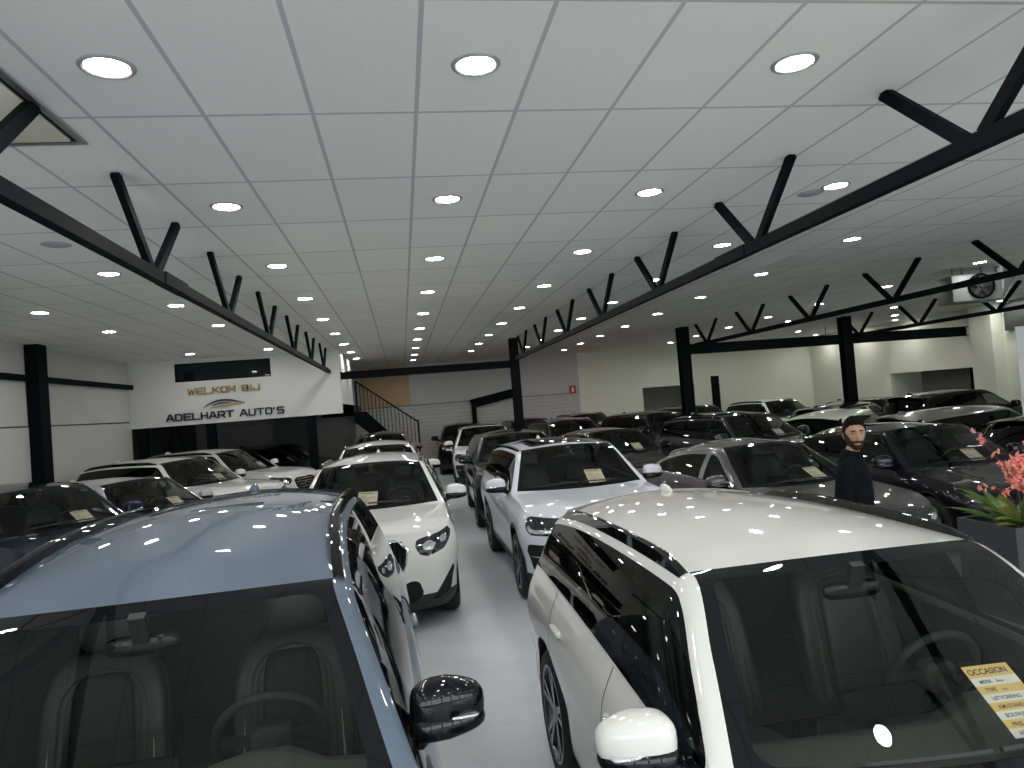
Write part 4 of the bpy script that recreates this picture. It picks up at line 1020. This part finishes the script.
# price sheets lying behind the windscreens
def text_mesh(txt, size, m, bold=0):
    cu = bpy.data.curves.new('lettering', 'FONT'); cu.body = txt; cu.size = size; cu.extrude = .0002; cu.offset = bold
    t = bpy.data.objects.new('lettering', cu); C.objects.link(t); bpy.context.view_layer.update()
    me = bpy.data.meshes.new_from_object(t.evaluated_get(bpy.context.evaluated_depsgraph_get())); bpy.data.objects.remove(t)
    me.materials.clear(); me.materials.append(m); return me
SW, SH = .21, .297
for kind, car, (yc, tc), label in SHEETS:
    big = kind == 'x2'
    dash_only = tc < 0
    if dash_only: continue
    ptf, p, rt, up, n = ws_frame(kind, yc, tc)
    me_m = Matrix.Translation((car.location)) @ Matrix.Rotation(car.rotation_euler[2], 4, 'Z')
    L_ = Matrix.Identity(4)
    for i in range(3): L_[i][0], L_[i][1], L_[i][2] = rt[i], up[i], n[i]
    tilt = Matrix.Rotation(math.radians(-4 if big else random.uniform(-5, 5)), 4, 'Z')
    L_ = Matrix.Translation(p - n*(.022 if big else .052)) @ L_ @ tilt
    sc_ = 1.0 if big else 1.05
    if big: L_ = L_ @ Matrix.Scale(.80, 4)
    o = empty('price_sheet'); o.matrix_world = me_m @ L_
    m = MB(); nrow = 8
    hts = [1.5]+[1]*7; tot = sum(hts); yv = SH/2
    for k in range(nrow):
        hh = SH*hts[k]/tot; m.box(-SW*sc_/2, SW*sc_/2, yv-hh, yv, -.0006, .0006, 1 if k % 2 == 0 else 0); yv -= hh
    obj('sheet', m.me('sheet', [M_PAPER, M_YELLOW if big else M_PALE]), o)
    rowsT = ['OCCASION', 'MERK', 'TYPE', 'UITVOERING', 'KM-STAND:', 'BOUWJAAR', 'PRIJS', 'APK']
    if big:
        yv = SH/2
        for k, t in enumerate(rowsT):
            hh = SH*hts[k]/tot
            lm_ = text_mesh(t, .0345 if k == 0 else .0225, M_INK, .0006 if k == 0 else .0002)
            obj('lettering', lm_, o, (-.095 if k == 0 else -.075, yv-hh*.75, .0008)); yv -= hh
        for k, t in ((1, 'Bmw'), (2, 'x-s'), (3, '18i')):
            obj('lettering', text_mesh(t, .017, M_INK), o, (.0 if k < 3 else .065, SH/2-SH*(1.5+k-1+.72)/tot, .0008))
    else:
        b = MB(); yv = SH/2
        for k in range(nrow):
            hh = SH*hts[k]/tot; wd = [.15, .07, .06, .10, .08, .09, .05, .07][k]; b.box(-.088, -.088+wd, yv-hh*.58, yv-hh*.42, .0006, .0009); yv -= hh
        obj('printed_lines', b.me('printed_lines', M_INK), o)
    short = label.replace(' hatchback between the navy SUV and the two white SUVs', ' hatchback').replace(' under the mezzanine', '').replace(', nearer of the two', ' nearer under the mezzanine').replace(' cut off by the left edge of the picture', ' at left').replace(' with bright chrome window line', '').split(' with ')[0].split(' seen ')[0].split(' standing ')[0].split(',')[0]
    tag(o, ('white and yellow OCCASION sheet on the ' if big else 'price sheet in the windscreen of the ')+short, 'price sheet', 'price sheets in the windscreens')

# ------------------------------------------------------------------ the man between the cars
def evaluated(o):
    bpy.context.view_layer.update()
    me = bpy.data.meshes.new_from_object(o.evaluated_get(bpy.context.evaluated_depsgraph_get()))
    return me
def skin_mesh(name, pts, edges, rad, root=0, sub=2):
    me0 = bpy.data.meshes.new(name); 
    bm = bmesh.new(); lay = bm.verts.layers.skin.verify()
    vs = [bm.verts.new(p) for p in pts]
    for i, v in enumerate(vs):
        r = rad[i]; v[lay].radius = r if isinstance(r, tuple) else (r, r); v[lay].use_root = (i == root)
    for a, b in edges: bm.edges.new((vs[a], vs[b]))
    bm.to_mesh(me0); bm.free()
    o = bpy.data.objects.new(name, me0); C.objects.link(o)
    md = o.modifiers.new('skin', 'SKIN'); md.use_smooth_shade = True
    sb = o.modifiers.new('sub', 'SUBSURF'); sb.levels = sub; sb.render_levels = sub
    m = evaluated(o); bpy.data.objects.remove(o); return m
HEAD_C = Vector((.035, 0, 1.738)); HEAD_T = math.radians(-66)
def head_pt(x, y, z, grow=0):
    """unit sphere direction to a head surface point, face towards +x"""
    p = np.array([x*.096, y*.071, z*.120])
    zz_ = p[2]
    jaw = max(0, (-zz_-.01)/.11)
    p[1] *= 1-.30*jaw**1.3
    p[0] *= 1-.10*jaw if x < 0 else 1
    if x < 0: p[0] -= .012*math.exp(-((zz_-.04)/.06)**2)*abs(x); p[0] *= 1-.35*jaw
    f = max(0, x)
    g = lambda yy, zc_, sy, sz: math.exp(-((p[1]-yy)/sy)**2-((zz_-zc_)/sz)**2)*f
    p[0] += .010*g(0, .030, .05, .014)                                   # brow
    p[0] -= .012*(g(.031, .010, .015, .012)+g(-.031, .010, .015, .012))  # eye sockets
    p[0] += .020*g(0, -.012, .011, .022)+.012*g(0, -.030, .015, .010)+.006*g(0, .01, .009, .02)   # nose
    p[0] += .006*g(0, -.058, .024, .006)+.005*g(0, -.068, .02, .006)-.005*g(0, -.063, .022, .003)   # lips
    p[0] += .012*g(0, -.098, .028, .018)                                 # chin
    if grow:
        n = np.array([x/.1, y/.077, z/.12]); n /= np.linalg.norm(n); p = p+n*grow*(.75+.5*abs(math.sin(x*23+y*31+z*17)*math.sin(y*41-z*13)))*(1.25 if z > .6 else .8)
    return p
def head_xf(p):
    c, s = math.cos(HEAD_T), math.sin(HEAD_T)
    return (HEAD_C.x+p[0]*c-p[1]*s, HEAD_C.y+p[0]*s+p[1]*c, HEAD_C.z+p[2])
def head_grid(nu, nv, grow=0, mask=None):
    V = []; F = []; keep = []
    for i in range(nv+1):
        ph = -PI/2+PI*i/nv
        for k in range(nu):
            th = 2*PI*k/nu; x, y, z = math.cos(ph)*math.cos(th), math.cos(ph)*math.sin(th), math.sin(ph)
            p = head_pt(x, y, z); m = mask(p, x, y, z) if mask else 1
            keep.append(m > 0); V.append(head_xf(head_pt(x, y, z, grow*min(1, max(0, m))) if grow else p))
    for i in range(nv):
        for k in range(nu):
            f = (i*nu+k, i*nu+(k+1) % nu, (i+1)*nu+(k+1) % nu, (i+1)*nu+k)
            if not mask or all(keep[q] for q in f): F.append(f)
    if mask:
        us = sorted({q for f in F for q in f}); mp = {q: n for n, q in enumerate(us)}; V = [V[q] for q in us]; F = [tuple(mp[q] for q in f) for f in F]
    return V, F
M_SKIN = mat('skin', (.34, .20, .135), .5, spec=.3); M_SKIN.node_tree.nodes['Principled BSDF'].inputs['Subsurface Weight'].default_value = .08
M_HAIR = mat('dark_brown_hair', (.005, .0035, .003), .8, bump=(140, .5), spec=.1); M_BEARD = mat('dark_beard', (.045, .025, .017), .85, bump=(300, .6), spec=.1)
M_SWEAT = mat('black_knit', (.004, .0045, .0055), .9, bump=(220, .3), spec=.1); M_TROUS = mat('dark_trousers', (.012, .012, .016), .8, bump=(150, .2)); M_SHOE = mat('black_shoe_leather', (.01, .01, .01), .4)
def arm(s, k): # shoulder, elbow, wrist
    return [(.0, s*.165, 1.525), (-.02, s*.215, 1.36), (-.03, s*.235, 1.21), (.0, s*.245, 1.06), (.045, s*.24, .94)]
man = empty('person', (3.15, 4.78, 0), math.radians(-46))
tag(man, 'bearded man in a black jumper standing between cars and facing the camera', 'person')
bp = [(0, 0, .98), (0, 0, 1.12), (.005, 0, 1.28), (.0, 0, 1.42), (-.005, 0, 1.53), (.01, 0, 1.60), (.02, 0, 1.67)]; be = [(i, i+1) for i in range(6)]
br_ = [(.10, .125), (.085, .11), (.085, .115), (.08, .11), (.05, .06), .052, .052]
br_ = [(max(r) if False else r[0], r[1]) if isinstance(r, tuple) else r for r in br_]
def chain(P, E, Rr, start, pts, rads):
    a = start
    for p, r in zip(pts, rads): P.append(p); Rr.append(r); E.append((a, len(P)-1)); a = len(P)-1
    return a
P, E_, Rr = list(bp), list(be), list(br_)
ends = []
for s in (1, -1):
    chain(P, E_, Rr, 3, arm(s, 0), [.034, .034, .034, .034, .028])
    chain(P, E_, Rr, 0, [(0, s*.10, .90), (.0, s*.105, .70), (.015, s*.11, .50), (-.01, s*.112, .28), (-.02, s*.112, .10)], [.088, .078, .058, .054, .042])
body_parts = [skin_mesh('body', P, E_, Rr)]
for s in (1, -1):
    wr = Vector((.045, s*.24, .94)); pl = wr+Vector((.02, -s*.0, -.085))
    body_parts.append(skin_mesh('palm', [wr, wr+Vector((.008, 0, -.03)), pl], [(0, 1), (1, 2)], [(.026, .026), (.018, .034), (.014, .040)], 0, 2))
    for k, (off, ln) in enumerate(((.030, .072), (.010, .080), (-.011, .075), (-.031, .058))):
        b = pl+Vector((off, 0, .012)); d1 = Vector((off*.15, -s*.006, -1)).normalized(); d2 = Vector((off*.1, -s*.35, -.94)).normalized()
        body_parts.append(skin_mesh('finger', [b, b+d1*ln*.5, b+d1*ln*.5+d2*ln*.32, b+d1*ln*.5+d2*ln*.32+(d2+Vector((0, -s*.35, 0))).normalized()*ln*.25], [(0, 1), (1, 2), (2, 3)], [.0098, .0092, .0085, .0072], 0, 2))
    tb = wr+Vector((.035, -s*.004, -.035))
    body_parts.append(skin_mesh('thumb', [wr+Vector((.01, 0, -.03)), tb, tb+Vector((.018, -s*.012, -.035)), tb+Vector((.020, -s*.022, -.062))], [(0, 1), (1, 2), (2, 3)], [.013, .0125, .0105, .0085], 0, 2))
    body_parts.append(skin_mesh('foot', [(-.035, s*.112, .06), (.06, s*.12, .045), (.16, s*.125, .03)], [(0, 1), (1, 2)], [(.045, .04), (.04, .042), (.025, .042)], 0, 2))
hv, hf = head_grid(72, 60); body_parts.append(mesh('head', hv, hf, M_SKIN))
ears = MB()
for s in (1, -1):
    c = head_xf((-.010, s*.068, .0)); ears.sq(c, (.013, .013, .030), (1, 1), 14, 10, lambda x, y, z: (x, y, z))
body_parts.append(ears.me('ear', M_SKIN))
bm = bmesh.new()
for m_ in body_parts: bm.from_mesh(m_)
jm = bpy.data.meshes.new('body'); bm.to_mesh(jm); bm.free()
tmp = bpy.data.objects.new('body', jm); C.objects.link(tmp)
rmd = tmp.modifiers.new('fuse', 'REMESH'); rmd.mode = 'VOXEL'; rmd.voxel_size = .0055; rmd.use_smooth_shade = True
bm_ = evaluated(tmp); bpy.data.objects.remove(tmp); bm_.materials.clear(); bm_.materials.append(M_SKIN)
obj('body', bm_, man)
def hairmask(p, x, y, z):
    line = float(np.interp(x, [-1, -.5, -.2, .0, .12, .25, .42, .70, 1], [-.075, -.06, -.005, .004, .012, -.018, .040, .066, .072]))
    return min(1, (p[2]-line-.004*math.sin(y*60)-.003*math.sin(y*23+1))/.025+.05)
V, F = head_grid(96, 80, .011, hairmask); o_ = obj('hair', mesh('hair', V, F, M_HAIR), man)
so_ = o_.modifiers.new('t', 'SOLIDIFY'); so_.thickness = .003; so_.offset = -1
def beardmask(p, x, y, z):
    if x < .05: return -1
    up = -.040+.060*max(0, abs(p[1])-.036)/.03
    lip = math.hypot(p[1]/.022, (p[2]+.064)/.006)
    return min(1, (up-p[2])/.012, (lip-1)*1.2, (p[2]+.119)/.01+1)
V, F = head_grid(110, 90, .0045, beardmask); obj('beard', mesh('beard', V, F, M_BEARD), man)
for s in (1, -1):
    e = MB(); pts = [head_xf(head_pt(math.sqrt(max(0, 1-(yy/.077)**2-(.030/.12)**2)), s*yy/.077, .030/.12, .003)) for yy in (.012, .022, .033, .045)]
    e.tube(pts, [.003, .0045, .004, .002], 6); obj('eyebrow', e.me('eyebrow', M_HAIR, True), man)
    c = head_pt(math.sqrt(1-(.031/.077)**2-(.010/.12)**2), s*.031/.077, .010/.12)
    ey = obj('eye', MB().sq(head_xf((c[0]-.007, c[1], c[2])), (.011, .011, .009), (1, 1), 16, 12).me('eye', mat('eye_white', (.22, .2, .19), .2), True), man)
    obj('iris', MB().sq(head_xf((c[0]+.0035, c[1], c[2])), (.004, .004, .004), (1, 1), 12, 8).me('iris', mat('iris_brown', (.03, .018, .012), .1), True), ey)
# clothing
P, E_, Rr = [(0, 0, .88), (0, 0, 1.10), (.005, 0, 1.28), (.0, 0, 1.44), (-.005, 0, 1.555), (.006, 0, 1.61), (.012, 0, 1.635)], [(i, i+1) for i in range(6)], [(.145, .185), (.125, .165), (.135, .185), (.13, .185), (.095, .125), .074, .068]
def fuse(parts, voxel):
    bm = bmesh.new()
    for m_ in parts: bm.from_mesh(m_)
    jm = bpy.data.meshes.new('fused'); bm.to_mesh(jm); bm.free()
    t_ = bpy.data.objects.new('fused', jm); C.objects.link(t_); r_ = t_.modifiers.new('fuse', 'REMESH'); r_.mode = 'VOXEL'; r_.voxel_size = voxel; r_.use_smooth_shade = True
    sm = t_.modifiers.new('smooth', 'SMOOTH'); sm.factor = .5; sm.iterations = 6
    m_ = evaluated(t_); bpy.data.objects.remove(t_); m_.materials.clear(); return m_
jp = [skin_mesh('torso', P, E_, Rr)]
for s in (1, -1):
    pts_ = [(0, s*.08, 1.50)]+arm(s, 0)[:-1]+[(.038, s*.241, .965)]
    jp.append(skin_mesh('sleeve', pts_, [(i, i+1) for i in range(5)], [.070, .068, .064, .058, .052, .043]))
obj('jumper', fuse(jp, .008), man).data.materials.append(M_SWEAT)
P, E_, Rr = [(0, 0, 1.02), (0, 0, .94)], [(0, 1)], [(.125, .165), (.13, .175)]
for s in (1, -1): chain(P, E_, Rr, 1, [(0, s*.10, .86), (.0, s*.108, .68), (.012, s*.112, .50), (-.005, s*.114, .28), (-.015, s*.114, .09)], [.108, .094, .078, .07, .064])
obj('trousers', skin_mesh('trousers', P, E_, Rr), man).data.materials.append(M_TROUS)
for s in (1, -1):
    sh = MB().sq((.055, s*.118, .045), (.15, .052, .05), (.55, .7), 24, 12, lambda x, y, z: (x, y*(1-.15*abs(x)/.15), z*(1-.35*max(0, x)/.15) - .017*max(0, x)/.15)); obj('shoe', sh.me('shoe', M_SHOE, True, 40), man)
for o in walk(man):
    if o.type == 'MESH': o.data.polygons.foreach_set('use_smooth', [True]*len(o.data.polygons))

# ------------------------------------------------------------------ planter with ferns and pink blossom
pl = empty('flower_planter', (5.22, 5.62, 0)); tag(pl, 'dark square planter with green fern leaves and pink blossom branches at the right edge', 'plant')
ptb = MB(); t = .03; H_ = .80; W_ = .32
ptb.box(-W_, W_, -W_, -W_+t, 0, H_).box(-W_, W_, W_-t, W_, 0, H_).box(-W_, -W_+t, -W_+t, W_-t, 0, H_).box(W_-t, W_, -W_+t, W_-t, 0, H_).box(-W_+t, W_-t, -W_+t, W_-t, 0, .05)
obj('planter', ptb.me('planter', mat('anthracite_planter', (.035, .037, .042), .5)), pl)
obj('soil', MB().box(-W_+t, W_-t, -W_+t, W_-t, H_-.10, H_-.05).me('soil', mat('dark_soil', (.02, .014, .01), .95)), pl)
M_FERN = mat('fern_green', (.10, .19, .035), .55); M_FERN2 = mat('fern_yellow_green', (.26, .30, .05), .55); M_TWIG = mat('brown_twig', (.10, .06, .04), .8)
M_PINK = mat('coral_pink_petal', (.80, .22, .19), .6); M_PINK2 = mat('pale_pink_petal', (.85, .38, .30), .6); M_YEL = mat('yellow_petal', (.7, .5, .05), .6)
rd_ = random.Random(5)
for k in range(26):
    a = rd_.uniform(0, 2*PI) if k > 12 else rd_.uniform(PI*.6, PI*1.5); ln = rd_.uniform(.35, .62); el = rd_.uniform(.5, 1.15); dv = Vector((math.cos(a), math.sin(a), 0)); sd_ = Vector((-dv.y, dv.x, 0))
    pts = []
    for q in range(13):
        t_ = q/12; pts.append(dv*(.05+ln*math.cos(el)*t_*1.1)+Vector((0, 0, H_-.06+ln*math.sin(el)*t_*1.2-.42*ln*t_*t_)))
    b = MB().tube(pts, [.004*(1-.7*q/12) for q in range(13)], 5)
    for q in range(2, 13):
        w_ = .085*math.sin(PI*min(1, .12+q/13)); 
        for s in (1, -1):
            for h_ in (0, .5):
                p = pts[q-1].lerp(pts[q], h_); tip = p+sd_*s*w_+(pts[q]-pts[q-1]).normalized()*w_*.7-Vector((0, 0, w_*.25)); wd = (pts[q]-pts[q-1]).normalized()*.009; up_ = Vector((0, 0, .0012))
                b.add([p-wd, p+wd, p.lerp(tip, .6)+wd*.7, tip, p.lerp(tip, .6)-wd*.7, p+up_, p.lerp(tip, .6)+up_*2], [(0, 1, 2, 3, 4), (0, 5, 1), (5, 6, 1), (1, 6, 2), (2, 6, 3), (3, 6, 4), (4, 6, 0), (0, 6, 5)])
    obj('fern_frond', b.me('fern_frond', M_FERN if k % 4 else M_FERN2), pl)
def blossom_me(m):
    b = MB()
    for k in range(5):
        a = 2*PI*k/5; c = Vector((math.cos(a), math.sin(a), .35)); 
        b.sq(c*.014, (.013, .013, .006), (1, 1), 8, 6, lambda x, y, z, a=a: (x*math.cos(a)-z*.5, x*math.sin(a)+y, z+x*.4))
    b.sq((0, 0, .006), (.006, .006, .006), (1, 1), 8, 6); return b.me('blossom', m, True)
BL = [blossom_me(M_PINK), blossom_me(M_PINK2)]
def branch(pts, nb, big=1.0, thick=.006):
    pts = [Vector(p) for p in pts]; fine_ = []
    for a, b in zip(pts[:-1], pts[1:]):
        for q in range(6): fine_.append(a.lerp(b, q/6)+Vector((rd_.uniform(-.006, .006), rd_.uniform(-.006, .006), rd_.uniform(-.006, .006))))
    fine_.append(pts[-1]); br = obj('branch', MB().tube(fine_, [thick*(1-.75*i/len(fine_)) for i in range(len(fine_))], 6).me('branch', M_TWIG, True), pl)
    for k in range(nb):
        i = rd_.randrange(len(fine_)//3, len(fine_)); o = obj('blossom', BL[rd_.random() < .35], br, fine_[i]+Vector((rd_.uniform(-1, 1), rd_.uniform(-1, 1), rd_.uniform(-1, 1)))*.022*big)
        o.scale = (big*rd_.uniform(.7, 1.2),)*3; o.rotation_euler = (rd_.uniform(0, 3), rd_.uniform(0, 3), rd_.uniform(0, 3))
branch([(.05, 0, .7), (.02, -.02, 1.05), (-.10, -.03, 1.28), (-.26, -.02, 1.48), (-.46, .02, 1.69)], 14, 1.1)
branch([(.0, 0, .7), (-.05, -.02, 1.0), (-.22, -.05, 1.10), (-.42, -.05, 1.13)], 7, 1.0)
branch([(.08, 0, .7), (.14, 0, 1.2), (.20, .0, 1.6), (.30, .05, 1.9)], 10, 1.1)
bc = obj('blossom_cluster', MB().tube([(.03, 0, .7), (.05, -.04, 1.0), (.06, -.05, 1.22)], .007, 6).me('stem', M_TWIG, True), pl)
for k in range(85):
    v = Vector((rd_.gauss(0, 1), rd_.gauss(0, 1), rd_.gauss(0, 1))).normalized()*rd_.uniform(.6, 1)
    o = obj('blossom', BL[rd_.random() < .3], bc, Vector((.05+v.x*.13, -.05+v.y*.13, 1.22+v.z*.16))); o.scale = (rd_.uniform(1.2, 1.8),)*3; o.rotation_euler = (rd_.uniform(0, 3), rd_.uniform(0, 3), rd_.uniform(0, 3))
